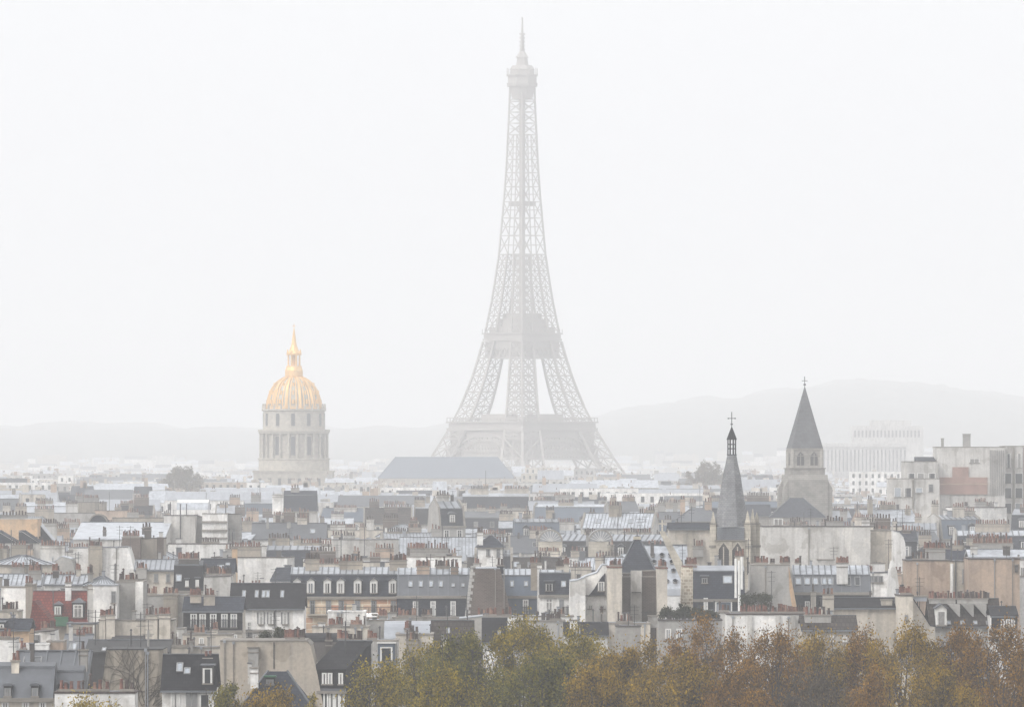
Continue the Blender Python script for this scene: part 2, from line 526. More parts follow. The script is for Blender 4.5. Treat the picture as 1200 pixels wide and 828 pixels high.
    for s in range(4):
        rot = Matrix.Rotation(R(90 * s), 3, 'Z')
        for k in range(16):
            q = rot @ Vector((-17.5 + 35 * k / 16, -17.5, 117.4)); b.beam(q, q + Vector((0, 0, 2.4)), 0.3, 'tower')
        for k in range(8):
            xa, xb = -16 + 4 * k, -12 + 4 * k
            b.beam(rot @ Vector((xa, -16.4, 102)), rot @ Vector((xb, -16.4, 108)), 0.7, 'tower')
            b.beam(rot @ Vector((xb, -16.4, 102)), rot @ Vector((xa, -16.4, 108)), 0.7, 'tower')
        b.beam(rot @ Vector((-18, -16.4, 102)), rot @ Vector((18, -16.4, 102)), 0.9, 'tower')
    b.build('second_platform', root)
    b = MB()                                             # the shaft above the place where the legs meet
    zs = [166]
    while zs[-1] < 268:
        zs.append(zs[-1] + max(4.2, 1.15 * interp(T_OUT, zs[-1])))
    zs[-1] = 271
    for z0, z1 in zip(zs, zs[1:]):
        h0, h1 = interp(T_OUT, z0), interp(T_OUT, z1)
        for s in range(4):
            rot = Matrix.Rotation(R(90 * s), 3, 'Z')
            P = lambda u, z, h: rot @ Vector((u * h, -h, z))
            b.beam(P(-1, z0, h0), P(-1, z1, h1), .9, 'tower')
            b.beam(P(-1, z1, h1), P(1, z1, h1), 0.45, 'tower'); zm, hm = (z0 + z1) / 2, (h0 + h1) / 2; b.beam(P(-1, zm, hm), P(1, zm, hm), 0.3, 'tower')
            for ua, ub in ((-1, -0.22), (0.22, 1)) if z0 < 235 else ((-1, 1),):
                b.beam(P(ua, z0, h0), P(ub, z1, h1), 0.42, 'tower')
                b.beam(P(ub, z0, h0), P(ua, z1, h1), 0.42, 'tower')
            if z0 < 235:
                b.beam(P(-0.22, z0, h0), P(-0.22, z1, h1), 0.5, 'tower'); b.beam(P(0.22, z0, h0), P(0.22, z1, h1), 0.5, 'tower')
        b.beam((0, 0, z0), (0, 0, z1), 2.6, 'tower')      # lift column
    b.box(-6, 6, -6, 6, 196, 198.5, 'tower')
    b.build('shaft', root)
    b = MB()
    b.lathe([(0, 121), (2.0, 121), (2.0, 166), (0, 166)], 8, 'tower'); b.build('lift_column', root)
    b = MB()
    for z0, z1, r0, r1 in ((262, 270, 6.6, 8.6), (270, 272, 10.0, 10.4), (272, 276.5, 9.6, 9.6), (276.5, 277.3, 10.6, 10.6), (277.3, 280.5, 8.2, 8.0), (280.5, 283, 8.4, 6.6), (283, 288, 4.2, 3.4), (288, 292, 4.4, 1.6)):
        b.cyl(0, 0, z0, z1, r0, r1, 8, 'tower', R(22.5))
    for k in range(10):
        a = 2 * math.pi * k / 10
        b.beam((9.4 * math.cos(a), 9.4 * math.sin(a), 277), (9.4 * math.cos(a), 9.4 * math.sin(a), 281.5), 0.4, 'tower')
    b.build('summit_cabin', root)
    b = MB()
    b.beam((0, 0, 291), (0, 0, 302), 2.0, 'tower', 1.4); b.beam((0, 0, 302), (0, 0, 313), 1.1, 'tower', 0.6)
    for k in range(5):
        b.box(-1.3, 1.3, -1.3, 1.3, 292.5 + 2.4 * k, 293.4 + 2.4 * k, 'tower')
    b.build('antenna_mast', root)
build_tower()

# ------------------------------------------------------------------ the church under the gilded dome
def build_dome():
    D = 3330.0; s = D / FPX
    z = lambda py: Z(py, D)
    root = thing('domed_church', 'stone domed church with gilded ribbed dome, gold lantern and thin spire', 'church', (X(344.5, D), D, 0))
    r = lambda p: p * s
    b = MB(); h = r(46)
    b.box(-h, h, -h, h, 0, z(553), 'stone'); b.box(-h - .4, h + .4, -h - .4, h + .4, z(553), z(551), 'stone')
    for k in range(7):
        b.box(-h + 2.2 + k * 4.4, -h + 3.6 + k * 4.4, -h - .12, -h + .2, z(585), z(560), 'glass')
    b.build('base', root)
    b = MB()
    b.lathe([(r(41.5), z(553)), (r(41.5), z(539)), (r(42.5), z(538)), (r(42.5), z(536.5)), (r(37), z(536.5)), (r(37), z(509)), (r(41), z(508)), (r(42.3), z(505)), (r(42.3), z(503)), (r(0), z(503))], 48, 'stone')
    b.build('drum', root)
    b = MB()
    for k in range(24):
        a = 2 * math.pi * (k + .5) / 24
        ra = r(39.3)
        b.cyl(ra * math.cos(a), ra * math.sin(a), z(536.5), z(508), .62, .55, 8, 'stone')
    b.build('columns', root)
    def ringwin(ra, n, y0, y1, hw, ph=0.0):
        for k in range(n):
            a = 2 * math.pi * (k + ph) / n
            w = MB(); w.box(-hw, hw, -.14, .1, 0, z(y0) - z(y1), 'glass'); w.box(-hw - .25, hw + .25, -.25, .1, -.25, 0, 'stone')
            w.box(-hw * .85, hw * .85, -.14, .1, z(y0) - z(y1), z(y0) - z(y1) + hw * .7, 'glass')
            o = w.build('window', root, (ra * math.cos(a), ra * math.sin(a), z(y1)))
            o.rotation_euler = (0, 0, a + math.pi / 2)
    ringwin(r(37), 12, 513, 533, .95)
    b = MB()
    b.lathe([(r(36.5), z(503)), (r(36), z(482)), (r(37.8), z(481)), (r(37.8), z(479)), (r(32.5), z(479)), (r(32.5), z(476)), (0, z(476))], 48, 'stone')
    for k in range(24):
        a = 2 * math.pi * (k + .5) / 24
        q = r(36.5); b.cyl(q * math.cos(a), q * math.sin(a), z(479), z(473), .5, .25, 6, 'stone')
    b.build('attic_storey', root)
    ringwin(r(36.1), 12, 486, 499, .85)
    prof = []
    for k in range(15):
        t = k / 14 * R(79)
        prof.append((r(31.5) * math.cos(t) ** 0.92, z(478) + (z(441) - z(478)) * math.sin(t) / math.sin(R(79))))
    b = MB(); b.lathe(prof, 48, 'lead'); b.build('dome', root, smooth=True)
    b = MB()
    for k in range(12):                                   # gilded ribs and trophies between them
        a = 2 * math.pi * (k + .5) / 12
        for da, th in ((0.0, .62), (-.15, .28), (.15, .28)):
            for (r0, z0), (r1, z1) in zip(prof, prof[1:]):
                u0, u1 = Vector((math.cos(a + da), math.sin(a + da), 0)), Vector((math.cos(a + da), math.sin(a + da), 0))
                b.beam(u0 * (r0 + .12) + Vector((0, 0, z0)), u1 * (r1 + .12) + Vector((0, 0, z1)), th * 2 * (.35 + .65 * r0 / r(31.5)), 'gold')
        a2 = 2 * math.pi * k / 12
        for q in (2, 5, 8):
            rr, zz = prof[q]
            b.cyl((rr + .05) * math.cos(a2), (rr + .05) * math.sin(a2), zz - .9, zz + 1.1, .8 - q * .05, .45, 6, 'gold')
    b.lathe([(r(32.6), z(480)), (r(33), z(478)), (r(31.6), z(475.5))], 48, 'gold')
    b.build('gilded_ribs', root)
    b = MB()
    b.lathe([(r(10), z(442)), (r(10.5), z(440)), (r(10.5), z(434)), (r(9), z(430)), (r(9), z(428.5)), (0, z(428.5))], 16, 'gold')
    for k in range(8):
        a = 2 * math.pi * (k + .5) / 8
        b.cyl(r(7) * math.cos(a), r(7) * math.sin(a), z(428.5), z(415.5), .42, .38, 6, 'gold')
        b.cyl(r(8) * math.cos(a), r(8) * math.sin(a), z(414), z(409), .5, .1, 6, 'gold')
    b.lathe([(r(3), z(428)), (r(3), z(416))], 8, 'gold')
    b.lathe([(r(8.8), z(416)), (r(8.8), z(414)), (r(5.8), z(411)), (r(3.2), z(404)), (r(1.8), z(394)), (r(.7), z(386)), (0, z(383))], 12, 'gold')
    b.box(-.12, .12, -.12, .12, z(384), z(379), 'gold'); b.box(-.7, .7, -.1, .1, z(382.3), z(381.6), 'gold')
    b.build('lantern', root)
build_dome()

# ------------------------------------------------------------------ stone belfry with a broad slate cone (far) and the slender flared spire (near)
def gothic(b, x, y, w, z0, z1, mat):
    """pointed opening facing the camera, as a panel with the recess shade put into its colour"""
    pts = [(x - w, y, z0), (x + w, y, z0), (x + w, y, z1 - w * 1.5), (x + w * .6, y, z1 - w * .6), (x, y, z1), (x - w * .6, y, z1 - w * .6), (x - w, y, z1 - w * 1.5)]
    b.hull(pts, [(a, y + .3, c) for a, _, c in pts], mat)

def build_belfry():
    D = 1780.0; s = D / FPX
    z = lambda py: Z(py, D)
    r = lambda p: p * s
    root = thing('bell_tower', 'fog-veiled square stone belfry under a tall broad slate spire with cross', 'church tower', (X(943, D), D, 0), 8)
    b = MB()
    h1, h2, h3 = r(23.5), r(20.5), r(17)
    b.box(-h1, h1, -h1, h1, 0, z(562), 'oldstone')
    b.px([(-h1, z(562)), (-h2, z(556)), (h2, z(556)), (h1, z(562))], -h1, h1, 'oldstone')
    b.box(-h2 + .02, h2 - .02, -h2 + .02, h2 - .02, z(556), z(549), 'oldstone')
    b.box(-h2 - .2, h2 + .2, -h2 - .2, h2 + .2, z(549), z(548), 'cap')
    for sx in (-1, 1):                                    # stepped corner buttresses
        for sy in (-1, 1):
            x = sx * (h1 + .1); y = sy * (h1 - 1.2)
            b.box(min(x, x + sx * 1.0), max(x, x + sx * 1.0), y - .9, y + .9, 0, z(572), 'oldstone')
            b.py([(x, z(572)), (x + sx * 1.0, z(572)), (x, z(563))], y - .9, y + .9, 'oldstone')
    b.build('tower_base', root)
    b = MB()
    b.box(-h3, h3, -h3, h3, z(548), z(527), 'oldstone')
    b.box(-h3 - .3, h3 + .3, -h3 - .3, h3 + .3, z(527), z(525), 'cap')
    b.box(-h3 - .12, h3 + .12, -h3 - .12, h3 + .12, z(534.5), z(533.5), 'cap')
    for sx in (-1, 1):
        b.cyl(sx * h3, -h3, z(548), z(527), .45, .45, 8, 'oldstone'); b.cyl(sx * h3, h3, z(548), z(527), .45, .45, 8, 'oldstone')
    b.build('belfry_storey', root)
    for side in range(2):
        for k in (-1, 1):
            w = MB(); gothic(w, 0, 0, r(4.3), 0, z(529) - z(545), 'dark')
            w.box(-.09, .09, -.14, .1, 0, z(531) - z(545), 'oldstone')
            for q in range(6):
                w.box(-r(4.2), r(4.2), -.1, .05, .3 + q * .45, .38 + q * .45, 'slate')
            o = w.build('belfry_window', root)
            if side == 0:
                o.location = (k * r(8), -h3 - .06, z(545))
            else:
                o.location = (-h3 - .06, k * r(8), z(545)); o.rotation_euler = (0, 0, -math.pi / 2)
    b = MB(); h = r(18.5)
    b.hull([(-h, -h, z(525)), (h, -h, z(525)), (h, h, z(525)), (-h, h, z(525))], [(-r(11), -r(11), z(496)), (r(11), -r(11), z(496)), (r(11), r(11), z(496)), (-r(11), r(11), z(496))], 'oldslate', True, False)
    h = r(11)
    b.hull([(-h, -h, z(496)), (h, -h, z(496)), (h, h, z(496)), (-h, h, z(496))], [(-.12, -.12, z(454)), (.12, -.12, z(454)), (.12, .12, z(454)), (-.12, .12, z(454))], 'oldslate', False, True)
    b.build('spire', root)
    b = MB(); b.beam((0, 0, z(455)), (0, 0, z(441)), .16, 'iron'); b.beam((-.7, 0, z(446)), (.7, 0, z(446)), .13, 'iron')
    b.cyl(0, 0, z(451.5), z(449.5), .3, .3, 8, 'iron')
    b.build('cross', root)
build_belfry()

def build_spire():
    D = 1000.0; s = D / FPX
    z = lambda py: Z(py, D)
    r = lambda p: p * s
    root = thing('church_spire', 'gothic stone bell tower with slender flared slate spire, little lantern and pinnacles', 'church tower', (X(857.5, D), D, 0), -6)
    b = MB(); h = r(17)
    b.box(-h, h, -h, h, 0, z(633), 'stone')
    b.box(-h - .25, h + .25, -h - .25, h + .25, z(633), z(632), 'cap')
    for sx in (-1, 1):
        b.box(sx * .95 - .06 + sx * .7, sx * .95 + .06 + sx * .7, -h - .14, -h + .1, 0, z(634), 'stone')
    b.box(-.2, .2, -h - .16, -h + .1, 0, z(634), 'stone')
    b.build('bell_tower', root)
    for face in (0, 1):
        for k in (-1, 1):
            w = MB(); gothic(w, 0, 0, r(6.7), 0, z(635) - z(668), 'dark')
            w.box(-.07, .07, -.12, .1, 0, z(640) - z(668), 'stone')
            for q in range(9):
                w.box(-r(6.5), r(6.5), -.1, .04, .25 + q * .3, .31 + q * .3, 'slate')
            for t in (-1, 1):
                w.beam((t * r(7.1), -.05, 0), (t * r(7.1), -.05, z(644) - z(668)), .16, 'stone')
                w.beam((t * r(7.1), -.05, z(644) - z(668)), (0, -.05, z(634) - z(668)), .16, 'stone')
            o = w.build('louvred_window', root)
            if face == 0: o.location = (k * r(8.2), -h - .05, z(668))
            else: o.location = (h + .05, k * r(8.2), z(668)); o.rotation_euler = (0, 0, math.pi / 2)
    b = MB(); h = r(15.8)
    b.box(-h, h, -h, h, z(632), z(617), 'zinc')
    for k in range(6):
        zz = z(631) + k * .27
        b.box(-h - .12, h + .12, -h - .12, h + .12, zz, zz + .08, 'slate')
    b.build('louvre_storey', root)
    b = MB(); n = 8
    prof = [(r(21.5), z(616.5)), (r(21), z(615)), (r(19.6), z(606)), (r(16.8), z(592)), (r(13.6), z(574)), (r(10.9), z(556)), (r(7.6), z(543)), (r(5.7), z(533))]
    b.lathe(prof, n, 'greyslate', rot=R(22.5)); b.lathe([(0, z(616.5)), (r(21.5), z(616.5))], n, 'greyslate', rot=R(22.5))
    b.build('spire', root)
    b = MB(); b.lathe([(r(5.9), z(533)), (r(5.9), z(532)), (0, z(532))], 8, 'slate')
    for k in range(8):
        a = 2 * math.pi * k / 8 + R(22.5)
        b.beam((r(4.8) * math.cos(a), r(4.8) * math.sin(a), z(532)), (r(4.8) * math.cos(a), r(4.8) * math.sin(a), z(515)), .13, 'darkslate')
    for y0 in (526, 521):
        b.lathe([(r(5.2), z(y0)), (r(5.2), z(y0 - 1.2)), (r(3.6), z(y0 - 1.2)), (r(3.6), z(y0))], 8, 'darkslate', rot=R(22.5))
    b.lathe([(r(6.4), z(515)), (r(6.2), z(514)), (r(4.2), z(509)), (r(2.2), z(504)), (r(.5), z(500)), (0, z(499))], 8, 'darkslate', rot=R(22.5))
    b.lathe([(0, z(515)), (r(6.4), z(515))], 8, 'darkslate', rot=R(22.5))
    b.build('lantern', root)
    b = MB(); b.beam((0, 0, z(500)), (0, 0, z(482.5)), .1, 'iron'); b.beam((-r(4), 0, z(490)), (r(4), 0, z(490)), .09, 'iron')
    for q in (-1, 1): b.cyl(q * r(4), 0, z(490.7), z(489.3), .09, .09, 6, 'iron')
    b.cyl(0, 0, z(497.5), z(496), .16, .16, 8, 'iron'); b.build('cross', root)
    for px_, yo, top in ((836.5, -1.2, 599), (841, .9, 604), (877, -1.4, 598), (882, .2, 596), (886, 1.4, 600)):
        x = r(px_ - 857.5)
        b = MB(); w = .42
        b.box(x - w, x + w, yo - w, yo + w, 0, z(614), 'stone')
        b.box(x - w * 1.25, x + w * 1.25, yo - w * 1.25, yo + w * 1.25, z(641), z(638.5), 'cap')
        b.box(x - w * 1.2, x + w * 1.2, yo - w * 1.2, yo + w * 1.2, z(614), z(612.5), 'cap')
        b.cyl(x, yo, z(612.5), z(top), w * 1.1, .05, 4, 'stone', R(45))
        for q in range(3):
            b.cyl(x, yo, z(611 - q * 3.2), z(609.8 - q * 3.2), w * (1.15 - .25 * q), w * (.95 - .25 * q), 4, 'stone', R(45))
        b.build('pinnacle', root)
build_spire()

# ------------------------------------------------------------------ house parts
CACHE = {}
prng = random.Random(11)
HOUSES = []
def window_meshes(w, h, style):
    key = (round(w * 20) / 20, round(h * 20) / 20, style)
    if key in CACHE:
        return CACHE[key]
    w, h = key[0], key[1]
    fr = 'dframe' if style == 'd' else 'frame'
    b = MB(); t = .11
    b.box(-w/2 - .05, -w/2 + t, -.10, .06, 0, h, fr); b.box(w/2 - t, w/2 + .05, -.10, .06, 0, h, fr)
    b.box(-w/2 + t, w/2 - t, -.09, .06, h - t, h, fr); b.box(-w/2 - .12, w/2 + .12, -.17, .06, -.1, .03, 'cap')
    if style != 's':
        b.box(-.045, .045, -.075, .05, .03, h - t, fr)
    if h > 1.3 and style != 's':
        b.box(-w/2 + t, -.045, -.07, .05, h * .68, h * .68 + .07, fr); b.box(.045, w/2 - t, -.07, .05, h * .68, h * .68 + .07, fr)
    if style == 'v':                                       # louvred shutters folded back
        for sx in (-1, 1):
            a, c = sorted((sx * (w/2 + .06), sx * (w/2 + .06 + w * .42)))
            b.box(a, c, -.05, -.005, .02, h, 'dframe' if int(w * 20) % 2 else 'frame')
            for k in range(6): b.box(a + .04, c - .04, -.065, -.05, h * (k + .3) / 6, h * (k + .55) / 6, 'dframe')
    if style == 'r':
        for k in range(7):
            x = -w/2 - .05 + (w + .1) * k / 6
            b.box(x - .02, x + .02, -.26, -.22, -.05, .85, 'iron')
        b.box(-w/2 - .1, w/2 + .1, -.27, -.21, .82, .9, 'iron')
    fm = b.build('window_frame_source'); fmesh = fm.data; bpy.data.objects.remove(fm); fmesh.name = 'window'
    pms = []
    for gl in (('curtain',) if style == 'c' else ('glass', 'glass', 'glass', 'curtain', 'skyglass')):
        p = MB(); p.box(-w/2 + t, w/2 - t, -.03, .04, .03, h - t, gl)
        if gl == 'glass' and len(pms) == 1: p.box(-w/2 + t, -w/2 + t + w * .22, -.035, .041, .03, h - t, 'curtain')   # a drawn curtain on one side
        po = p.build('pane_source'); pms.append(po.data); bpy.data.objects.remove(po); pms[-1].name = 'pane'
    CACHE[key] = (fmesh, pms)
    return CACHE[key]

def add_window(parent, x, y, z, w, h, style='w', rz=0.0, pane=True):
    f, p = window_meshes(w, h, style)
    o = link('window', f, parent, (x, y, z), (0, 0, rz))
    link('pane', prng.choice(p), o)
    return o

def skylight_meshes(w, l, bright):
    key = ('sky', round(w, 1), round(l, 1), bright)
    if key not in CACHE:
        b = MB()
        t = .1
        b.box(-w/2, w/2, 0, t, -.05, .10, 'dframe'); b.box(-w/2, w/2, l - t, l, -.05, .10, 'dframe')
        b.box(-w/2, -w/2 + t, t, l - t, -.05, .10, 'dframe'); b.box(w/2 - t, w/2, t, l - t, -.05, .10, 'dframe')
        o = b.build('skylight_source'); fm = o.data; bpy.data.objects.remove(o); fm.name = 'skylight'
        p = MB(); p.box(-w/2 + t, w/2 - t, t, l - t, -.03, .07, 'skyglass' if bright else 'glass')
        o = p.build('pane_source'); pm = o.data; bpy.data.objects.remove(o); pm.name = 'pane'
        CACHE[key] = (fm, pm)
    return CACHE[key]

def pot_mesh(kind):
    key = ('pot', kind)
    if key not in CACHE:
        b = MB()
        if kind == 'cowl':
            b.cyl(0, 0, 0, .75, .10, .10, 8, 'potdark'); b.cyl(0, 0, .80, .95, .2, .05, 8, 'potdark'); b.cyl(0, 0, .70, .82, .06, .06, 6, 'potdark')
        else:
            mat = {'red': 'potred', 'dark': 'potdark', 'pale': 'potpale'}[kind]
            b.cyl(0, 0, 0, .10, .19, .17, 8, mat); b.cyl(0, 0, .10, .55, .155, .125, 8, mat); b.cyl(0, 0, .55, .63, .155, .15, 8, mat)
        o = b.build('pot_source'); CACHE[key] = o.data; bpy.data.objects.remove(o); CACHE[key].name = 'chimney_pot'
    return CACHE[key]

def add_chimney(root, x0, x1, y0, y1, z0, z1, npots, mat='beige', pots='red', detail=True):
    b = MB()
    b.box(x0, x1, y0, y1, z0, z1, mat)
    b.box(x0 - .09, x1 + .09, y0 - .09, y1 + .09, z1, z1 + .14, 'cap')
    if z1 - z0 > 1.4:
        b.box(x0 - .05, x1 + .05, y0 - .05, y1 + .05, z1 - .45, z1 - .33, 'cap')
    xs = []
    for k in range(npots):
        u = (k + .5) / npots
        xs.append(x0 + (x1 - x0) * u + prng.uniform(-.05, .05))
    if not detail:
        for x in xs:
            b.cyl(x, (y0 + y1) / 2, z1 + .14, z1 + .14 + prng.uniform(.5, .9), .17, .14, 5, prng.choice(('potred', 'potdark', 'potpale')) if pots == 'red' else 'potdark')
        return b.build('chimney', root)
    c = b.build('chimney', root)
    for x in xs:
        kind = pots if prng.random() < .55 else prng.choice(['dark', 'pale', 'cowl', 'red'])
        o = link('chimney_pot', pot_mesh(kind), c, (x, (y0 + y1) / 2 + prng.uniform(-.1, .1), z1 + .13))
        sc = prng.uniform(.85, 1.35)
        o.scale = (.95, .95, sc)
    return c

def add_antenna(root, x, y, z, h):
    b = MB()
    b.beam((x, y, z), (x, y, z + h), .07, 'iron')
    for q in range(3):
        zz = z + h * (.95 - .12 * q); w = .55 - .08 * q
        b.beam((x - w, y, zz), (x + w, y, zz), .04, 'iron')
    return b.build('antenna', root)

class House:
    """one building: an Empty at the foot of its front wall, everything else a part or a sub-part of it"""
    def __init__(s, label, px0, px1, D, d=10.0, yaw=0.0, name='town_house', cat='house', group=None):
        s.D, s.d = D, d
        s.c = (px0 + px1) / 2
        s.m = D / FPX
        s.w = (px1 - px0) * s.m
        s.root = thing(name, label, cat, (X(s.c, D), D, 0), yaw, group)
        s.slope = None
        s.fine = D < 1180
        s.ztop = 0; s.top_wall = False
        HOUSES.append(s)
    def x(s, px): return (px - s.c) * s.m
    def z(s, py, y=0.0): return Z(py, s.D + y)
    def wall_box(s, ye, mat, cap='cap', roofmat='greyzinc'):
        z = s.z(ye); h = s.w / 2
        b = MB(); b.box(-h, h, 0, s.d, 0, z, mat)
        t = .32
        b.box(-h - .07, h + .07, -.07, t, z, z + .16, cap)
        b.box(-h - .07, -h + t, t, s.d, z, z + .16, cap); b.box(h - t, h + .07, t, s.d, z, z + .16, cap)
        b.build('wall', s.root)
        r = MB(); r.box(-h + t, h - t, t + .01, s.d, z + .003, z + .09, roofmat); r.build('roof', s.root)
        s.ztop = z
    def poly(s, pts, mat, roofmat='greyzinc'):
        """wall whose top outline is given in photo pixels, left to right; it runs down to the ground"""
        P = [(s.x(px), s.z(py)) for px, py in pts]
        b = MB()
        prof = [(P[0][0], 0)] + P + [(P[-1][0], 0)]
        b.py(prof, 0, s.d, mat)
        b.build('wall', s.root)
        r = MB()
        for (xa, za), (xb, zb) in zip(P, P[1:]):
            if abs(xb - xa) < .05: continue
            n = Vector((-(zb - za), xb - xa)).normalized() * .10
            if abs(zb - za) > 2.2 * abs(xb - xa): continue
            r.py([(xa, za + .004), (xb, zb + .004), (xb + n.x, zb + n.y), (xa + n.x, za + n.y)], -.06, s.d, roofmat)
        r.build('roof', s.root)
        s.ztop = max(z for _, z in P)
    def ribs(s, b, x0, x1, A, B, step=.62, w=.10, mat='seam'):
        n = max(1, int((x1 - x0) / step))
        for k in range(n + 1):
            x = x0 + (x1 - x0) * k / n
            b.beam((x, A[0], A[1] + .03), (x, B[0], B[1] + .03), w, mat)
    def gable(s, yr, ye, wall, rm, party=True, ribs=False, over=.25, ridge=0.5):
        z1 = s.z(ye); h = s.w / 2; yr_ = s.d * ridge
        z3 = s.z(yr, yr_)
        b = MB(); b.box(-h, h, 0, s.d, 0, z1, wall)
        tp = .3
        if party:
            for sx in (-1, 1):
                a, c = sorted((sx * h, sx * (h - tp)))
                b.px([(0, z1), (yr_, z3 + .28), (s.d, z1)], a, c, wall)
                b.px([(-.05, z1 + .16), (yr_, z3 + .40), (s.d, z1 + .16), (s.d, z1 + .02), (yr_, z3 + .29), (-.05, z1 + .02)], a - .04, c + .04, 'cap')
        b.build('wall', s.root)
        r = MB(); e = h - (tp if party else -.15)
        k = (z3 - z1) / yr_
        r.px([(-over, z1 - over * k + .02), (yr_, z3 + .02), (yr_, z3 + .2), (-over, z1 - over * k + .2)], -e, e, rm)
        kb = (z3 - z1) / (s.d - yr_)
        r.px([(yr_ + .001, z3 + .02), (s.d + over, z1 - over * kb + .02), (s.d + over, z1 - over * kb + .2), (yr_ + .001, z3 + .2)], -e, e, rm)
        r.box(-e, e, yr_ - .12, yr_ + .12, z3 + .2, z3 + .28, 'greyzinc')
        r.box(-e, e, -over - .14, -over, z1 - over * k - .05, z1 - over * k + .12, 'seam')
        if ribs: s.ribs(r, -e + .1, e - .1, (-over, z1 - over * k + .2), (yr_, z3 + .2))
        r.build('roof', s.root)
        s.slope = (z1 + .2, 0.0, z3 + .2, yr_); s.ztop = z3
    def mansard(s, yr, yb, ye, wall, rm='slate', tm='zinc', ins=None, party=True, ribs=True, lowribs=False):
        z1 = s.z(ye); h = s.w / 2
        ins = ins if ins is not None else min(2.2, .38 * (s.z(yb) - z1))
        z2 = s.z(yb, ins); z3 = s.z(yr, s.d * .5)
        z3 = max(z3, z2 + .35)
        b = MB(); b.box(-h, h, 0, s.d, 0, z1, wall)
        prof = [(0, z1), (ins, z2), (s.d / 2, z3), (s.d - ins, z2), (s.d, z1)]
        tp = .32
        if party:
            up = [(0, z1), (ins, z2 + .3), (s.d / 2, z3 + .3), (s.d - ins, z2 + .3), (s.d, z1)]
            for sx in (-1, 1):
                a, c = sorted((sx * h, sx * (h - tp)))
                b.px(up, a, c, wall)
                for (ya, za), (yb_, zb) in zip(up, up[1:]):
                    b.px([(ya, za + .01), (yb_, zb + .01), (yb_, zb + .13), (ya, za + .13)], a - .03, c + .03, 'cap')
        b.box(-h - .1, h + .1, -.32, -.002, z1 - .28, z1 + .06, 'cap')
        b.build('wall', s.root)
        r = MB(); e = h - tp if party else h
        r.px(prof, -e, e, [rm, tm, tm, rm, rm])
        r.box(-e, e, ins - .12, ins + .1, z2 - .06, z2 + .1, 'seam')
        if ribs: s.ribs(r, -e + .15, e - .15, (ins, z2), (s.d / 2, z3), .7 if s.fine else 1.1, .13 if s.fine else .22)
        if lowribs: s.ribs(r, -e + .15, e - .15, (0, z1), (ins, z2), 1.1, .12)
        r.build('roof', s.root)
        s.slope = (z1, 0.0, z2, ins); s.ztop = z3; s.top = (z2, ins, z3, s.d / 2)
    def hip(s, yr, ye, wall, rm, run=None, ribs=False, pyramid=False):
        z1 = s.z(ye); h = s.w / 2; z3 = s.z(yr, s.d / 2)
        b = MB(); b.box(-h, h, 0, s.d, 0, z1, wall)
        b.box(-h - .1, h + .1, -.2, s.d + .1, z1 - .25, z1, 'cap'); b.build('wall', s.root)
        run = h - .15 if pyramid else min(run if run is not None else s.d / 2, h - .2)
        dy = .15 if pyramid else .02
        o = .3
        r = MB()
        r.hull([(-h - o, -o, z1 + .003), (h + o, -o, z1 + .003), (h + o, s.d + o, z1 + .003), (-h - o, s.d + o, z1 + .003)],
               [(-h + run, s.d / 2 - dy, z3), (h - run, s.d / 2 - dy, z3), (h - run, s.d / 2 + dy, z3), (-h + run, s.d / 2 + dy, z3)], rm)
        for sx in (-1, 1):
            r.beam((sx * (h + o), -o, z1 + .05), (sx * (h - run), s.d / 2 - dy, z3 + .05), .16, 'greyzinc')
        if ribs:
            for k in range(1, 10):
                u = -1 + 2 * k / 10
                r.beam((u * (h + o), -o, z1 + .02), (u * (h - run), s.d / 2, z3 + .02), .1, 'seam')
        r.build('roof', s.root)
        s.slope = (z1, 0.0, z3, s.d / 2); s.ztop = z3
    def shed(s, yr, ye, wall, rm, ribs=False):
        z1 = s.z(ye); z3 = s.z(yr, s.d); h = s.w / 2
        b = MB(); b.px([(0, 0), (0, z1), (s.d, z3), (s.d, 0)], -h, h, wall); b.build('wall', s.root)
        r = MB(); r.px([(-.25, z1 - .02), (s.d + .1, z3 + .06), (s.d + .1, z3 + .2), (-.25, z1 + .14)], -h - .12, h + .12, rm)
        r.box(-h - .12, h + .12, s.d - .1, s.d + .12, z3 + .2, z3 + .3, 'seam')
        if ribs: s.ribs(r, -h + .1, h - .1, (-.25, z1 + .12), (s.d, z3 + .2), 1.1, .12)
        r.build('roof', s.root)
        s.slope = (z1 + .14, 0.0, z3 + .2, s.d); s.ztop = z3
    def barrel(s, yr, ye, wall, rm, tm=None, ribs=True, along='x'):
        z1 = s.z(ye); z3 = s.z(yr, s.d / 2); h = s.w / 2
        b = MB(); b.box(-h, h, 0, s.d, 0, z1, wall)
        n = 12
        r = MB()
        if along == 'x':
            arc = [(s.d / 2 - s.d / 2 * math.cos(math.pi * k / n), z1 + (z3 - z1) * math.sin(math.pi * k / n)) for k in range(n + 1)]
            mats = [(rm if k < 3 or k > n - 4 else (tm or rm)) for k in range(n)] + [rm]
            r.px(arc, -h, h, mats)
            if ribs:
                m = int(2 * h / .8)
                for k in range(m + 1):
                    x = -h + 2 * h * k / m
                    for p, q in zip(arc[:n // 2 + 1], arc[1:n // 2 + 1]):
                        r.beam((x, p[0], p[1] + .02), (x, q[0], q[1] + .02), .11, 'seam')
            s.arc = arc
        else:
            arc = [(-h * math.cos(math.pi * k / n), z1 + (z3 - z1) * math.sin(math.pi * k / n)) for k in range(n + 1)]
            r.py(arc, .02, s.d, rm)
            r.py([(x * 1.04, z1 + (z - z1) * 1.04) for x, z in arc] + [(x * .9, z1 + (z - z1) * .9) for x, z in reversed(arc)], -.12, .2, 'cap')
        b.build('wall', s.root); r.build('roof', s.root)
        s.slope = (z1, 0.0, z1 + (z3 - z1) * .75, s.d * .17); s.ztop = z3
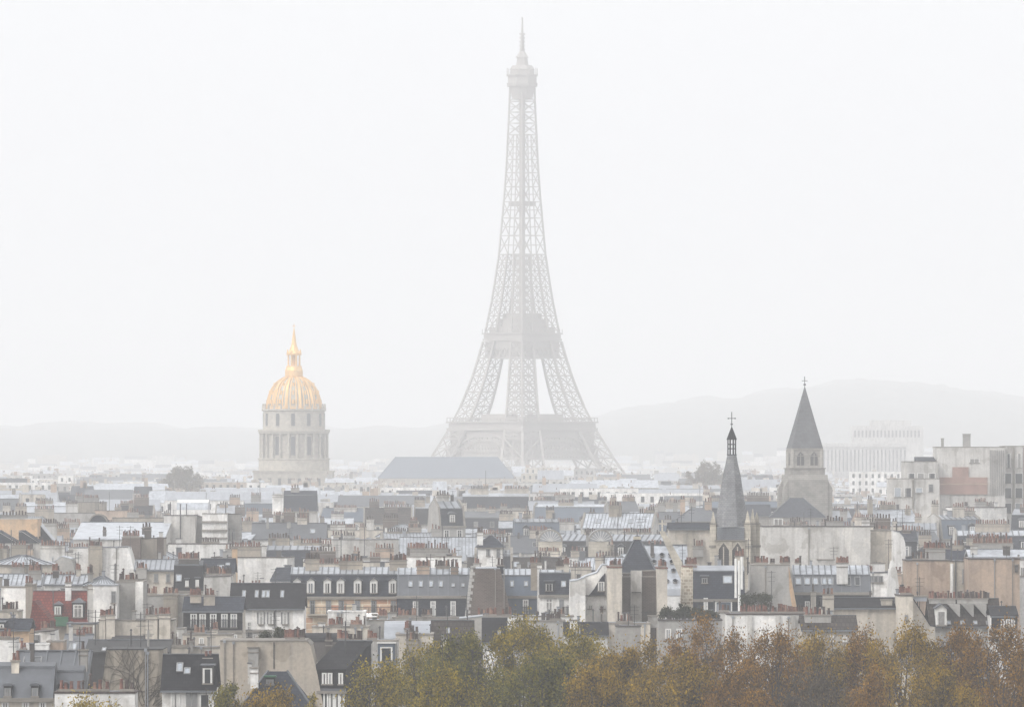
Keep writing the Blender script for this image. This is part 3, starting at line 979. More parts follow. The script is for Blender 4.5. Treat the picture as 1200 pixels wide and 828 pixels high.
    def band(s, y0, y1, mat, name='attic_storey'):
        h = s.w / 2
        b = MB(); b.box(-h - .02, h + .02, -.14, -.003, s.z(y1), s.z(y0), mat)
        b.box(-h - .1, h + .1, -.3, -.003, s.z(y1) - .25, s.z(y1) - .002, 'cap')
        b.build(name, s.root); s.wy = -.15
    wy = -.004
    def win(s, px, py, w, h, style='w'):
        """window centred on column px, its top at row py, w x h photo pixels"""
        return add_window(s.root, s.x(px), s.wy, s.z(py + h), w * s.m, h * s.m, style)
    def wins(s, pxs, py, w, h, style='w'):
        for p in pxs: s.win(p, py, w, h, style if isinstance(style, str) else prng.choice(style))
    def at_slope(s, z):
        z1, y1, z2, y2 = s.slope
        t = (z - z1) / (z2 - z1)
        return y1 + (y2 - y1) * t
    def sky(s, px, py, w, h, bright=True):
        """skylight lying in the front slope; px, py its centre"""
        z1, y1, z2, y2 = s.slope
        zc = s.z(py, (y1 + y2) / 2); y = s.at_slope(zc)
        ang = math.atan2(z2 - z1, y2 - y1)
        l = h * s.m / max(.35, math.sin(ang))
        f, p = skylight_meshes(w * s.m, l, bright)
        o = link('skylight', f, s.root, (s.x(px), y - math.cos(ang) * l / 2, zc - math.sin(ang) * l / 2), (ang, 0, 0))
        link('pane', p, o)
    def dormer(s, px, py, w, h, kind='gable', style='w', hood='greyzinc', cheek=None, mat='slate'):
        """dormer whose front is w x h photo pixels, top of the front wall at row py"""
        zb, zt = s.z(py + h), s.z(py)
        y0 = s.at_slope(zb) - .12
        yb = max(s.at_slope(zt + .5), y0 + 1.0) + .3
        W = w * s.m / 2
        b = MB()
        b.box(-W, W, 0, yb - y0, 0, zt - zb, cheek or mat)
        o = .14; H = zt - zb
        if kind == 'gable':
            p = [(-W - o, H), (0, H + W * .8), (W + o, H), (W + o, H + .1), (0, H + W * .8 + .13), (-W - o, H + .1)]
            b.py(p, -.2, yb - y0 + .4, hood); b.py([(-W, H), (W, H), (0, H + W * .8)], 0.01, yb - y0, cheek or mat)
        elif kind == 'arch':
            pts = [(-(W + o) * math.cos(math.pi * k / 8), H + (W * .75) * math.sin(math.pi * k / 8)) for k in range(9)]
            b.py(pts, -.22, yb - y0 + .3, hood)
        elif kind == 'hip':
            b.hull([(-W - o, -.2, H), (W + o, -.2, H), (W + o, yb - y0 + .6, H), (-W - o, yb - y0 + .6, H)],
                   [(-.05, W * .8, H + W * .75), (.05, W * .8, H + W * .75), (.05, yb - y0 + .6, H + W * .75), (-.05, yb - y0 + .6, H + W * .75)], hood)
        else:
            b.box(-W - o, W + o, -.25, yb - y0 + .2, H, H + .14, hood)
        dm = b.build('dormer', s.root, (s.x(px), y0, zb))
        add_window(dm, 0, -.003, .12, W * 2 * .74, H - .3, style)
        return dm
    def ch(s, px0, px1, pt, pb, y=None, n=5, mat='beige', pots='red', dep=.9):
        y = s.d / 2 if y is None else y
        return add_chimney(s.root, s.x(px0), s.x(px1), y, y + dep, s.z(pb, y), s.z(pt, y), n, mat, pots, s.fine)
    def pots(s, px0, px1, n, kind='red', y=.15):
        """a row of pots straight on the wall's coping"""
        c = MB(); x0, x1 = s.x(px0), s.x(px1)
        c.box(x0, x1, y - .2, y + .35, s.ztop + .165, s.ztop + .36, 'cap')
        o = c.build('chimney', s.root)
        for k in range(n):
            q = link('chimney_pot', pot_mesh(kind if prng.random() < .55 else prng.choice(['red', 'dark', 'pale', 'cowl'])), o, (x0 + (x1 - x0) * (k + .5) / n + prng.uniform(-.08, .08), y + .08, s.ztop + .35))
            q.scale = (.95, .95, prng.uniform(.7, 1.35))
    def ant(s, px, py_top, py_base, y=None):
        y = s.d / 2 if y is None else y
        z0, z1 = s.z(py_base, y), s.z(py_top, y)
        return add_antenna(s.root, s.x(px), y, z0, z1 - z0)
    def pipe(s, px, py0, py1, r=.09, mat='poleW', y=-.14, name='downpipe'):
        b = MB(); b.cyl(s.x(px), y, s.z(py1), s.z(py0), r, r, 8, mat); b.build(name, s.root)

# ------------------------------------------------------------------ the front roofs, lower left
G_FRONT = None
h = House('old grey zinc roof with hooded black dormers, lowest on the left edge', -16, 62, 610, 9)
h.mansard(775, 781, 818, 'cream', 'greyzinc', 'greyzinc', ins=3.0, party=False, ribs=False)
for px in (9, 41): h.dormer(px, 803, 9, 14, 'arch', 'd', 'greyzinc', mat='black')
h.ch(11, 20, 775, 792, 2.4, 2, 'cream', 'red'); h.wins((6, 30, 50), 822, 7, 14)
h = House('grey zinc mansard with one hooded dormer, joined right of the lowest left-edge roof', 62, 96, 612, 9)
h.mansard(779, 786, 826, 'cream', 'greyzinc', 'greyzinc', ins=3.0, party=False, ribs=False)
h.dormer(73, 801, 9, 14, 'arch', 'd', 'greyzinc', mat='black')
h = House('broad sloping zinc roof with standing seams and a dark slot window, bottom left', 14, 101, 640, 8)
h.shed(765, 806, 'dark', 'greyzinc', True); h.sky(33, 774, 22, 7, False); h.ch(90, 100, 762, 800, 3.0, 1, 'grey', 'red')
h = House('low white wall topped by a line of terracotta pots, under the ivy-stained gable', 64, 158, 590, 5)
h.wall_box(812, 'white', 'potdark'); h.pots(68, 128, 9); h.pots(140, 157, 3, 'dark')
h = House('blank grey-beige trapezoid gable covered with bare creeper stems', 117, 195, 640, 8)
h.poly([(117, 828), (118, 812), (125, 761), (191, 761), (195, 812), (196, 828)], 'stained', 'black')
ivy = MB(); r0 = random.Random(3)
def creeper(x, z, a, L, w, dep):
    for k in range(int(L)):
        x2, z2 = x + math.cos(a) * .42, z + math.sin(a) * .42
        ivy.beam((x, -.05, z), (x2, -.05, z2), w, 'bark'); x, z = x2, z2; a += r0.uniform(-.35, .35)
        w *= .97
        if dep and r0.random() < .35: creeper(x, z, a + r0.choice((-1, 1)) * r0.uniform(.4, 1.1), L * .5, w * .7, dep - 1)
        if not (-2.6 < x < 2.3 and z < h.z(764)): return
for k in range(11): creeper(r0.uniform(-1.6, 2.4), h.z(826), r0.uniform(.4, 2.3), 15, .05, 3)
cr = ivy.build('creeper', None, (h.root.location.x, h.root.location.y, 0))
tag(cr, 'bare brown creeper stems climbing the grey-beige trapezoid gable', 'climbing plant')
h = House('dark slate house with two open skylights beside the creeper-covered gable', 190, 252, 628, 9)
h.gable(769, 808, 'white', 'darkslate', party=False); h.sky(209, 782, 8, 10); h.sky(218, 786, 8, 7)
h.wins((203, 208), 810, 5, 18); h.wins((221, 228), 810, 5, 18, 'd'); h.wins((240,), 812, 12, 16, 's')
h.dormer(243, 780, 13, 22, 'flat', 's', 'greyzinc', mat='dark')
h.ch(236, 246, 772, 780, 4, 2)
h = House('tarred black sheet roof lying behind the creeper-covered gable', 100, 197, 705, 7)
h.shed(752, 765, 'black', 'black'); h.sky(121, 760, 5, 8); h.ant(170, 742, 752, 6); h.pipe(172, 738, 764, .1, 'grey', 3, 'vent_pipe')
h = House('pale low wall with small dark vents right of the tarred roof', 190, 258, 720, 6)
h.wall_box(759, 'cream'); h.pots(200, 226, 6, 'dark'); h.ch(222, 226, 752, 763, -.6, 1, 'grey', 'dark')
# middle bottom
h = House('long blank beige party wall with one chimney stack, above the lower tree', 258, 366, 690, 9)
h.poly([(258, 828), (258, 751), (359, 751), (364, 756), (372, 790), (379, 828)], 'beige', 'cap')
h.ch(291, 303, 759, 796, -.75, 0, 'grey'); h.pots(334, 349, 7, 'red', 1.0); h.pots(351, 357, 3, 'dark', 1.0); h.pipe(321, 752, 783, .05, 'iron', -.06)
h = House('small blue slate hipped roof with black hooded dormer before long beige wall', 283, 364, 655, 9)
h.hip(786, 832, 'grey', 'slate', 2.2); h.dormer(315, 794, 11, 10, 'flat', 'd', 'green', mat='black'); h.ch(293, 302, 783, 806, 1.0, 0, 'white')
h = House('dark slate corner house with two storeys of white arched windows, right of beige wall', 367, 406, 690, 9, -14)
h.shed(753, 785, 'darkslate', 'darkslate'); h.wins((380, 387, 400), 788, 4.5, 13, 's')
for px in (382, 389, 395.5, 401.5): h.win(px, 811, 5, 20, 's')
h.band(806, 809, 'greyzinc', 'ledge')
h = House('plain grey-brown party wall with cowled pots, right of dark slate corner house', 396, 427, 702, 8)
h.poly([(396, 756), (407, 753), (425, 753), (429, 828)], 'beige', 'dark'); h.pots(404, 424, 6, 'dark', .4); h.ch(381, 388, 751, 772, 2.0, 2, 'dark', 'dark'); h.ch(396, 408, 749, 760, -.5, 5, 'stained', 'red')
h = House('pale patched house with a blue boxed dormer, between grey party wall and the trees', 425, 466, 722, 8)
h.wall_box(751, 'pale'); 
b = MB(); x0, x1 = h.x(443), h.x(463); b.box(x0, x1, -1.4, -.01, h.z(778), h.z(753), 'blueslate'); b.box(x0 - .1, x1 + .1, -1.5, .1, h.z(753), h.z(752), 'frame')
dm = b.build('boxed_dormer', h.root); add_window(dm, (x0 + x1) / 2, -1.41, h.z(774), 1.1, 1.4, 's'); h.pots(430, 442, 4); h.wins((432,), 764, 4, 8)
h = House('cream cottage with three black-capped chimney pots near the tree tops', 464, 507, 738, 8)
h.wall_box(744, 'cream'); h.pots(479, 490, 3, 'dark'); h.ch(476, 490, 750, 780, -.7, 4, 'beige', 'dark'); h.wins((499,), 762, 5, 9)
h = House('narrow white gable slanting up to a point at the tree edge', 504, 526, 728, 6)
h.poly([(504, 768), (513, 758), (523, 748), (525, 800)], 'white', 'darkslate')
h = House('steep brown tiled roof with one small skylight just above olive tree', 506, 554, 748, 10)
h.gable(729, 766, 'grey', 'browntile', party=False); h.sky(525, 739, 4, 6); h.dormer(534, 762, 8, 10, 'flat', 's', 'greyzinc', mat='slate')
h = House('rounded pale grey sheet-metal roof behind the brown tiled roof', 450, 521, 772, 9)
h.barrel(727, 750, 'cream', 'zinc', 'zinc', False); h.ch(474, 482, 737, 748, .4, 3, 'cream', 'dark')
h = House('grey rendered blank wall between brown tiled roof and slate gable', 537, 569, 776, 7)
h.poly([(537, 760), (538, 725), (566, 722), (569, 762)], 'grey', 'zinc')
h = House('small dark slate gable with a tiny skylight at the edge of olive tree', 566, 593, 766, 9)
h.gable(726, 752, 'white', 'darkslate', party=False); h.sky(585, 741, 4, 5)
h = House('long white parapet with tipped terracotta pots under the dark brown brick wall', 548, 612, 800, 5)
h.wall_box(723, 'white'); h.pots(560, 582, 7); h.pots(588, 600, 3)
h = House('flat cluttered pale roof with ducts and hoods, right above the olive tree', 604, 662, 790, 7)
h.wall_box(728, 'pale'); 
for px, w_ in ((612, 5), (626, 8), (640, 4), (652, 7)): h.ch(px, px + w_, 729, 733, 1.5, 1, 'grey', 'dark')
h.ant(618, 715, 728); h.pots(644, 658, 5, 'dark')
h = House('lean-to dark slate roof with striped skylights beside the flat cluttered roof', 662, 712, 775, 9)
h.gable(731, 744, 'white', 'darkslate', party=False); h.sky(676, 739, 8, 9); h.ch(668, 677, 727, 742, 1.5, 0, 'white')
h = House('cream terrace block with a row of dark vents, under tall cream chimney slab', 694, 762, 782, 8)
h.wall_box(731, 'cream'); h.pots(722, 742, 5, 'dark'); h.ch(704, 706, 719, 731, .5, 1, 'dark', 'dark'); h.ant(758, 716, 731); h.ch(760, 771, 722, 735, 2, 0, 'grey')
h = House('plain grey rendered wall in front of cream terrace block', 722, 751, 768, 6)
h.wall_box(734, 'grey', 'dark')

# ------------------------------------------------------------------ terraces and low walls, left
h = House('white slab of wall on the left edge with red pots on its shoulder', -14, 18, 742, 6)
h.wall_box(749, 'white'); h.pots(-8, 4, 3); h.pots(5, 12, 2)
h = House('long low white terrace wall left of the tan block', 14, 57, 762, 6)
h.wall_box(755, 'white', 'white'); h.ch(24, 31, 761, 766, -.5, 2, 'dark', 'red')
h = House('small tan rendered block at the end of low white terrace', 55, 74, 764, 6)
h.wall_box(752, 'tan')
h = House('grey glazed lean-to roof between tan block and tarred roof', 72, 104, 770, 8)
h.shed(745, 765, 'grey', 'greyzinc'); h.sky(84, 757, 9, 12); h.pots(90, 100, 3)
h = House('short cream wall with dark doorway and small pots, below the red tiled gable', 30, 66, 795, 7)
h.poly([(30, 760), (37, 741), (64, 739), (66, 762)], 'white', 'dark'); h.wins((44,), 743, 5, 10, 'd'); h.pots(48, 64, 6, 'dark', -.3)
h = House('beige annexe with a pair of small windows under the red tiled house', 78, 114, 826, 7)
h.wall_box(731, 'beige', 'greyzinc'); h.wins((94, 99.5), 738, 5, 6, 's'); h.pipe(110, 732, 752, .08, 'poleW'); h.ch(98, 108, 744, 752, -1.2, 3, 'tan', 'red')
h = House('squat cream house with a stack of dark pots at the left edge', -14, 21, 802, 8)
h.wall_box(717, 'cream'); h.pots(2, 20, 8, 'dark'); h.ant(5, 706, 717)
h = House('slate lean-to roof under stone eaves, left edge below the white wall', -14, 34, 782, 9)
h.gable(727, 738, 'ochre', 'slate', party=False); h.dormer(2, 729, 6, 7, 'flat', 's')
h = House('cream terrace block with three tall rounded chimney shafts and black roof behind', 116, 203, 806, 8)
h.wall_box(727, 'cream', 'cap', 'black')
h.ch(118, 124, 722, 752, -.8, 3, 'cream', 'red', .7); h.ch(125, 135, 721, 752, -1.0, 5, 'cream', 'red', .9)
h.ch(171, 185, 721, 752, -1.0, 4, 'cream', 'red', .9); h.ch(187, 200, 720, 752, -1.3, 6, 'cream', 'red', 1.2)
b = MB(); b.px([(-3.2, h.z(752)), (-3.2, h.z(748)), (-.01, h.z(744)), (-.01, h.z(752))], h.x(132), h.x(170), 'black'); b.build('dark_pit_wedge', h.root)  # black wedge put in for the darkness of the pit here
h.ch(154, 158, 716, 727, 2.0, 0, 'grey')

# ------------------------------------------------------------------ second rank, left
h = House('big blank white wall on the left edge beside the red tiled house', -16, 31, 866, 9)
h.wall_box(688, 'white', 'cap', 'zinc')
h = House('narrow beige chimney wall between blank white wall and red tiles', 30, 38, 862, 8)
h.wall_box(686, 'beige'); h.pots(30, 38, 3)
h = House('red tiled house with two white-framed hooded dormers and white chimney', 37, 104, 852, 10)
h.gable(694, 731, 'beige', 'tile', party=False, ridge=.55)
h.dormer(67, 708, 9, 13, 'hip', 'w', 'greyzinc'); h.dormer(91, 706, 14, 18, 'hip', 'w', 'greyzinc'); h.ch(74, 81, 683, 706, 3.8, 2, 'white', 'red')
b = MB(); b.box(h.x(64), h.x(80), -.9, .6, h.z(733), h.z(722), 'green'); b.build('green_cabin', h.root)
h.ch(102, 110, 690, 733, .4, 0, 'grey')
h = House('pointed red tiled side gable next to the two-dormer red roof', 34, 61, 838, 8)
h.poly([(34, 729), (39, 705), (40, 704.5), (60, 729)], 'tile', 'tile')
h = House('white block with one tall narrow window under a zinc roof', 109, 137, 850, 9)
h.wall_box(686, 'white', 'zinc', 'zinc'); h.win(133, 692, 4.5, 14, 'd'); h.ch(103, 109, 686, 730, .2, 0, 'pale')
h = House('grey recessed bay flanked by a white strip, right of tall narrow window', 136, 168, 855, 9)
h.wall_box(682, 'grey', 'cap', 'dark'); b = MB(); b.box(h.x(159), h.x(168), -.8, -.004, 0, h.z(681), 'white'); b.build('white_pier', h.root); h.pots(139, 160, 9, 'dark', .8)
h = House('low hipped zinc roof gleaming wet above the red tiled house', 98, 138, 885, 9)
h.hip(675, 686, 'pale', 'wetzinc', 4, True); h.ch(102, 108, 672, 684, 1.5, 3, 'grey', 'red')
h = House('wet patterned zinc roof above white strip, behind the red tiles', 52, 104, 905, 10)
h.gable(675, 685, 'white', 'wetzinc', party=False, ribs=True); h.ch(60, 67, 669, 682, 3, 4, 'dark', 'red'); h.ch(87, 92, 668, 680, 4, 3, 'cream', 'red')
h = House('wet zinc roof over white wall at left edge, patched light and dark', -16, 48, 930, 10)
h.gable(674, 686, 'white', 'wetzinc', party=False, ribs=True); h.ch(33, 47, 669, 684, 2, 7, 'grey', 'red')
h = House('stained grey block with red pots above cream chimney shafts', 168, 218, 872, 8)
h.wall_box(698, 'grey'); h.pots(169, 184, 6); h.pots(192, 209, 7); h.ch(192, 209, 697, 735, -.6, 0, 'stained')
h = House('slate mansard front of five white windows, left of white house with slate roof', 215, 284, 848, 10)
h.gable(701, 716, 'cream', 'slate', party=False); h.band(716, 738, 'darkslate'); h.wins((227, 237.5, 250, 263, 274), 718.5, 6.5, 16, 'r')
h.ch(222, 235, 698, 706, 1.6, 5, 'beige', 'red'); h.ch(238, 251, 698, 709, 1.6, 4, 'beige', 'red'); h.wins((240, 275), 743, 5, 9)
h = House('pale mottled chimney wall left of the dark slate roof with four skylights', 238, 272, 884, 8)
h.poly([(238, 712), (239, 676), (270, 675), (275, 712)], 'pale', 'dark'); h.pots(243, 258, 9, 'dark', .4); h.pots(260, 270, 5, 'dark', .4)
h = House('white house under dark slate roof with four skylights and slim windows', 270, 356, 864, 10)
h.gable(685, 712, 'white', 'darkslate', party=False, over=.35)
for px in (285, 300, 308, 313, 330): h.sky(px, 696, 4.5, 8)
h.wins((306, 317.5, 334), 717, 4.5, 14, 'v'); h.win(292, 728, 5, 18, 'r'); h.wins((299, 320), 742, 5, 8, 'w'); h.pipe(322, 715, 745, .05, 'iron'); h.band(737, 738, 'grey', 'ledge')
h = House('long slate mansard with seven white dormers above brick and stone front', 340, 470, 895, 11)
h.mansard(664, 673, 699, 'banded', 'slate', 'wetzinc', ins=1.5, party=False)
for px in (348, 364, 383.5, 399, 419, 438, 460): h.dormer(px, 680.5, 9, 15, 'gable', 'w', 'greyzinc', mat='frame')
h.wins((366, 385, 400, 419, 438, 461), 703, 5.5, 16, 'd')
h.ch(357, 373, 656, 676, 3.5, 6, 'beige', 'dark', 1.5); h.ch(397, 424, 658, 676, 4, 8, 'beige', 'dark', 1.5); h.ch(456, 476, 657, 677, 3.5, 8, 'beige', 'dark', 1.5)
b = MB(); b.box(h.x(360), h.x(470), -1.0, -.01, h.z(720.5), h.z(719), 'stone')
for k in range(70):
    xx = h.x(360) + (h.x(470) - h.x(360)) * k / 69; b.box(xx - .02, xx + .02, -.98, -.94, h.z(719), h.z(711), 'iron')
b.box(h.x(360), h.x(470), -1.0, -.93, h.z(711), h.z(710.3), 'iron'); b.build('balcony', h.root)
h = House('curved zinc mansard with row of six skylights over dark slate storey', 465, 550, 888, 11)
h.mansard(665, 673.5, 698, 'banded', 'greyzinc', 'wetzinc', ins=2.4, party=False, lowribs=True); h.band(699, 722, 'slate')
for px in (481, 493, 505, 516.5): h.sky(px, 684, 5, 7)
for px in (531, 542.5): h.sky(px, 685.5, 4, 4)
h.wins((487, 507.5, 531), 704, 5.5, 17); h.ch(488, 503, 664, 682, 2.4, 8, 'tan', 'red'); h.ch(528, 537, 665, 681, 2.4, 4, 'tan', 'red'); h.ch(510, 526, 664, 668, 5, 7, 'beige', 'dark')
h = House('dark brown brick trapezoid party wall edged with pale quoins', 547, 602, 885, 10)
h.poly([(545, 724), (552, 666), (586, 666), (600, 724)], 'brown', 'zinc')
b = MB()
for k in range(16):
    zz = h.z(722) + k * .38; xx = h.x(545.4) + k * .045; b.box(xx - .05, xx + (.55 if k % 2 else .3), -.06, -.004, zz, zz + .36, 'pale')
b.build('quoins', h.root); h.ch(582, 590, 663, 672, 1, 2, 'slate', 'dark')
h = House('blue-grey sheet mansard with two small skylights right of dark brick wall', 587, 631, 890, 10)
h.mansard(666, 674, 698, 'blueslate', 'blueslate', 'wetzinc', ins=2.2, party=False); h.band(698, 724, 'blueslate', 'sheeted_storey')
h.sky(600, 684, 5, 7); h.sky(616.5, 684, 5, 6); h.win(616, 702, 6, 17, 'r'); h.ch(622, 634, 660, 706, .6, 6, 'beige', 'red'); h.ch(629.5, 635, 662, 716, -.4, 0, 'white')
h = House('white house with slate upper floor, one dormer and one bright skylight', 632, 669, 884, 9)
h.mansard(667, 671, 697, 'white', 'slate', 'wetzinc', ins=1.3, party=False); h.dormer(643.5, 681, 10, 12, 'flat', 'r'); h.sky(660.5, 684, 6, 7)
h.wins((643.5,), 701, 8, 15, 'c'); h.win(658, 702, 4.5, 10, 'd'); h.win(665.5, 707, 4.5, 12, 'r'); h.ch(661, 667, 661, 674, 2, 3, 'cream', 'red'); h.ch(652, 662, 664, 668, 4, 6, 'cream', 'dark')
h = House('smooth white blank wall with wavy wet roof line, centre of picture', 667, 686, 872, 9)
h.poly([(667, 728), (668, 681), (676, 680), (686, 676), (686, 728)], 'white', 'wetzinc')
h = House('white house with curved slate flank and hanging plant, left of cream chimney slab', 685, 712, 878, 9)
h.poly([(685, 728), (685, 676), (700, 671), (706, 662), (712, 662), (712, 728)], 'white', 'wetzinc')
b = MB(); b.py([(h.x(690), h.z(697)), (h.x(709), h.z(697)), (h.x(709), h.z(671)), (h.x(703), h.z(678)), (h.x(696), h.z(690))], -.25, -.004, 'slate'); b.box(h.x(686), h.x(710), -.35, -.004, h.z(698), h.z(697), 'dark'); b.build('slate_flank', h.root)
add_window(h.root, h.x(704.5), -.26, h.z(692), .7, 1.1, 'w'); h.wins((692, 706), 708, 5, 5, 'c')
h = House('tall cream chimney slab with brick-red pots, left of dark slotted wall', 712, 729, 872, 8)
h.wall_box(665, 'cream', 'potred'); h.pots(714, 728, 6, 'red', .4)
h = House('dark brown slotted wall with a pale niche holding plants, under slate pyramid', 728, 772, 880, 8)
h.wall_box(676, 'brown'); b = MB(); b.box(h.x(739), h.x(752), -.5, -.004, 0, h.z(668), 'pale'); b.box(h.x(740), h.x(751), -1.0, -.51, h.z(694), h.z(693), 'dark'); b.build('pale_niche', h.root)
h.ch(730, 738, 672, 678, .5, 0, 'brown'); h.ch(753, 770, 669, 678, .5, 0, 'brown')
h = House('slim cream chimney slab with red pots, right of dark slotted wall', 770, 782, 874, 8)
h.wall_box(666, 'cream', 'potred'); h.pots(771, 781, 4, 'red', .4)
h = House('steep slate pyramid roof with a flat lead cap', 724, 770, 965, 5.4, name='pyramid_roof_house')
h.hip(628, 677, 'grey', 'slate', pyramid=True); b = MB(); b.box(-.5, .5, h.d / 2 - .5, h.d / 2 + .5, h.z(632), h.z(628.5), 'lead'); b.beam((0, h.d / 2, h.z(629)), (0, h.d / 2, h.z(622)), .1, 'iron'); b.build('lead_cap', h.root)

# the church nave with its pale wet roof and stone gable coping
h = House('pale wet church nave roof dotted with tiny vents, behind a slanting stone gable', 757, 806, 985, 9, name='church_nave', cat='church')
h.shed(640, 691, 'pale', 'wetzinc')
for row, y_ in enumerate((650, 658, 668, 680)):
    for px in (766, 777, 787, 797)[:4 - (row < 1)]:
        h.dormer(px + row * 1.5, y_, 3, 3.2, 'gable', 's', 'slate')
b = MB()
for a, c in (((776, 622), (806, 678)),):
    x0, z0, x1, z1 = h.x(a[0]), h.z(a[1]), h.x(c[0]), h.z(c[1])
    b.py([(x0 - .4, z0), (x0 + .3, z0), (x1 + .5, z1), (x1 + .5, 0), (x1 - .6, 0), (x1 - .7, z1 - .6)], -1.0, -.3, 'stone')
    b.beam((x0, -.65, z0), (x0, -.65, z0 + 1.5), .22, 'stone'); b.beam((x0 - .5, -.65, z0 + 1.0), (x0 + .5, -.65, z0 + 1.0), .18, 'stone')
b.build('gable_coping', h.root)
b = MB(); b.box(h.x(762), h.x(800), -2.2, -.31, 0, h.z(697), 'white'); b.px([(-2.3, h.z(697)), (-.31, h.z(690)), (-.31, h.z(697))], h.x(760), h.x(801), 'zinc'); b.build('aisle', h.root)

# ------------------------------------------------------------------ second rank, right
h = House('rubble stone chimney wall flecked black, left of dark slate house', 799, 819, 880, 8)
h.poly([(799, 712), (800, 664), (817, 664), (818, 690), (823, 712)], 'rubble', 'potred'); h.pots(803, 816, 6, 'red', .4)
h = House('dark slate modern attic with big white skylight and blue panel', 813, 873, 876, 10)
h.mansard(662, 669, 702, 'slate', 'slate', 'zinc', ins=2.0, party=False, ribs=False); h.band(702, 722, 'slate'); h.sky(853, 679, 11, 9); h.win(848, 704, 19, 12, 's'); h.dormer(826, 675, 8, 9, 'flat', 'd')
b = MB(); b.box(h.x(839), h.x(857), -.22, -.15, h.z(716), h.z(704), 'blueslate'); b.build('blue_panel', h.root); h.win(827, 700, 4, 14, 'w')
for px, a, c in ((862, 654, 700), (866, 656, 720), (869, 652, 690)): h.pipe(px, a, c, .16, 'poleW', -1.0, 'flue')
h = House('grey trapezoid rendered wall with tan corner, behind the clipped hedge', 868, 936, 884, 9)
h.poly([(868, 722), (869, 700), (879, 692), (880, 662), (926, 662), (930, 690), (936, 722)], 'grey', 'cap')
b = MB(); b.py([(h.x(924), h.z(663)), (h.x(929.5), h.z(690)), (h.x(935.5), h.z(722)), (h.x(930), h.z(722)), (h.x(925), h.z(690))], -.1, -.004, 'ochre'); b.build('tan_corner', h.root)
h.pots(884, 900, 8); h.pots(902, 908, 2, 'dark'); h.pots(914, 926, 7); h.ant(904, 668, 712, -.5); h.ch(862, 872, 652, 664, 2, 4, 'cream')
h = House('curved zinc roof with a run of large skylights and white chimney', 930, 1021, 892, 10)
h.mansard(662, 673.5, 694, 'slate', 'greyzinc', 'wetzinc', ins=2.3, party=False, lowribs=True); h.band(694.5, 720, 'slate')
for px in (936, 946.5, 956, 966, 974): h.sky(px, 681, 7, 8)
for px in (994.5, 1005.5): h.sky(px, 681, 7, 10, False)
h.win(946, 704, 5, 14); h.ch(981, 994, 660, 684, .8, 7, 'white', 'red'); h.pots(933, 940, 3, 'red', 3); h.ch(950, 956, 694, 718, -.6, 1, 'cream', 'dark'); h.ch(960, 980, 656, 668, 5, 0, 'pale')
h = House('long white buttressed party wall lined with terracotta pots, above rust trees', 852, 946, 775, 7)
h.wall_box(720, 'white', 'potdark'); h.pots(868, 900, 9); h.pots(902, 944, 14)
for px in (876, 909, 927): 
    b = MB(); b.box(h.x(px), h.x(px + 5), -.3, -.004, 0, h.z(721), 'pale'); b.build('buttress', h.root)
h = House('brownish slate roof with chimney bench, right end of buttressed white wall', 940, 1004, 768, 9)
h.gable(723, 738, 'cream', 'browntile', party=False); h.ch(944, 975, 721, 733, 2.0, 6, 'grey', 'red'); h.wins((960, 975, 990), 744, 4, 8)
h = House('long cream blank wall under low dark slate roof, right of its tall chimney', 964, 1054, 802, 9)
h.gable(702, 712.5, 'cream', 'darkslate', party=False); h.ch(964, 977, 697, 745, -.5, 3, 'cream', 'dark'); h.wins((1012, 1050), 740, 3, 8, 'd'); h.ch(1033, 1046, 703, 712, .6, 0, 'cream')
h = House('tall cream pier with bright orange-red pots, left of slate side gable', 1052, 1070, 798, 6)
h.wall_box(698, 'cream', 'dark'); h.pots(1055, 1068, 8, 'red', .3); h.win(1062, 720, 2.5, 6, 'd')
h = House('cream half gable with a sloping slate edge and white dormer', 1066, 1096, 800, 8)
h.poly([(1066, 704), (1070, 702), (1090, 733), (1096, 734)], 'cream', 'slate')
h.ch(1072, 1088, 699, 704, 3, 0, 'zinc')
h = House('brown tiled roof with slate-sided dormers and a long line of pots', 1090, 1172, 812, 9)
h.gable(703, 733, 'grey', 'browntile', party=False); h.dormer(1103, 713, 13, 20, 'gable', 's', 'greyzinc', mat='white')
for px in (1122, 1138, 1153):
    b = MB(); y0 = h.at_slope(h.z(722)) - .1; b.py([(h.x(px - 10), h.z(708)), (h.x(px + 4), h.z(708)), (h.x(px + 4), h.z(724))], y0, h.d * .5, 'grey'); b.build('chimney_gusset', h.root)
h.ch(1091, 1122, 702, 708, 3.6, 10, 'grey'); h.ch(1124, 1160, 702, 708, 3.6, 12, 'grey', 'dark')
for px in (1112, 1128, 1143, 1158): h.sky(px, 729, 5, 4)
for px in (1116, 1132, 1148, 1163): h.win(px, 736, 4, 9, 'w')
h = House('small dark slate end house with three white attic windows, right edge', 1162, 1192, 806, 8)
h.gable(712, 722, 'white', 'darkslate', party=False); h.band(723, 736, 'darkslate'); h.wins((1175, 1181, 1187), 725, 4, 10, 's')
h = House('large tan blank party wall streaked with soot, left of the recessed court', 1062, 1113, 935, 9)
h.wall_box(657, 'tan', 'dark'); h.pots(1069, 1088, 6, 'dark'); h.ch(1085, 1110, 643, 657, 4, 11, 'grey', 'red')
h = House('recessed grey-brown court wall with two dark windows between tan party walls', 1112, 1136, 948, 9)
h.wall_box(658, 'beige', 'dark'); h.wins((1131,), 666, 6, 17, 'd'); h.win(1131, 695, 6, 12, 'd'); h.pipe(1115.5, 660, 705, .2, 'poleW'); h.pipe(1120, 655, 700, .08, 'iron'); h.pipe(1116, 630, 660, .1, 'iron', 2, 'mast')
h = House('largest tan blank party wall, flaking at its right corner', 1135, 1195, 928, 10)
h.wall_box(655, 'tan', 'potdark'); h.ch(1189, 1193, 662, 670, -.3, 0, 'dark')
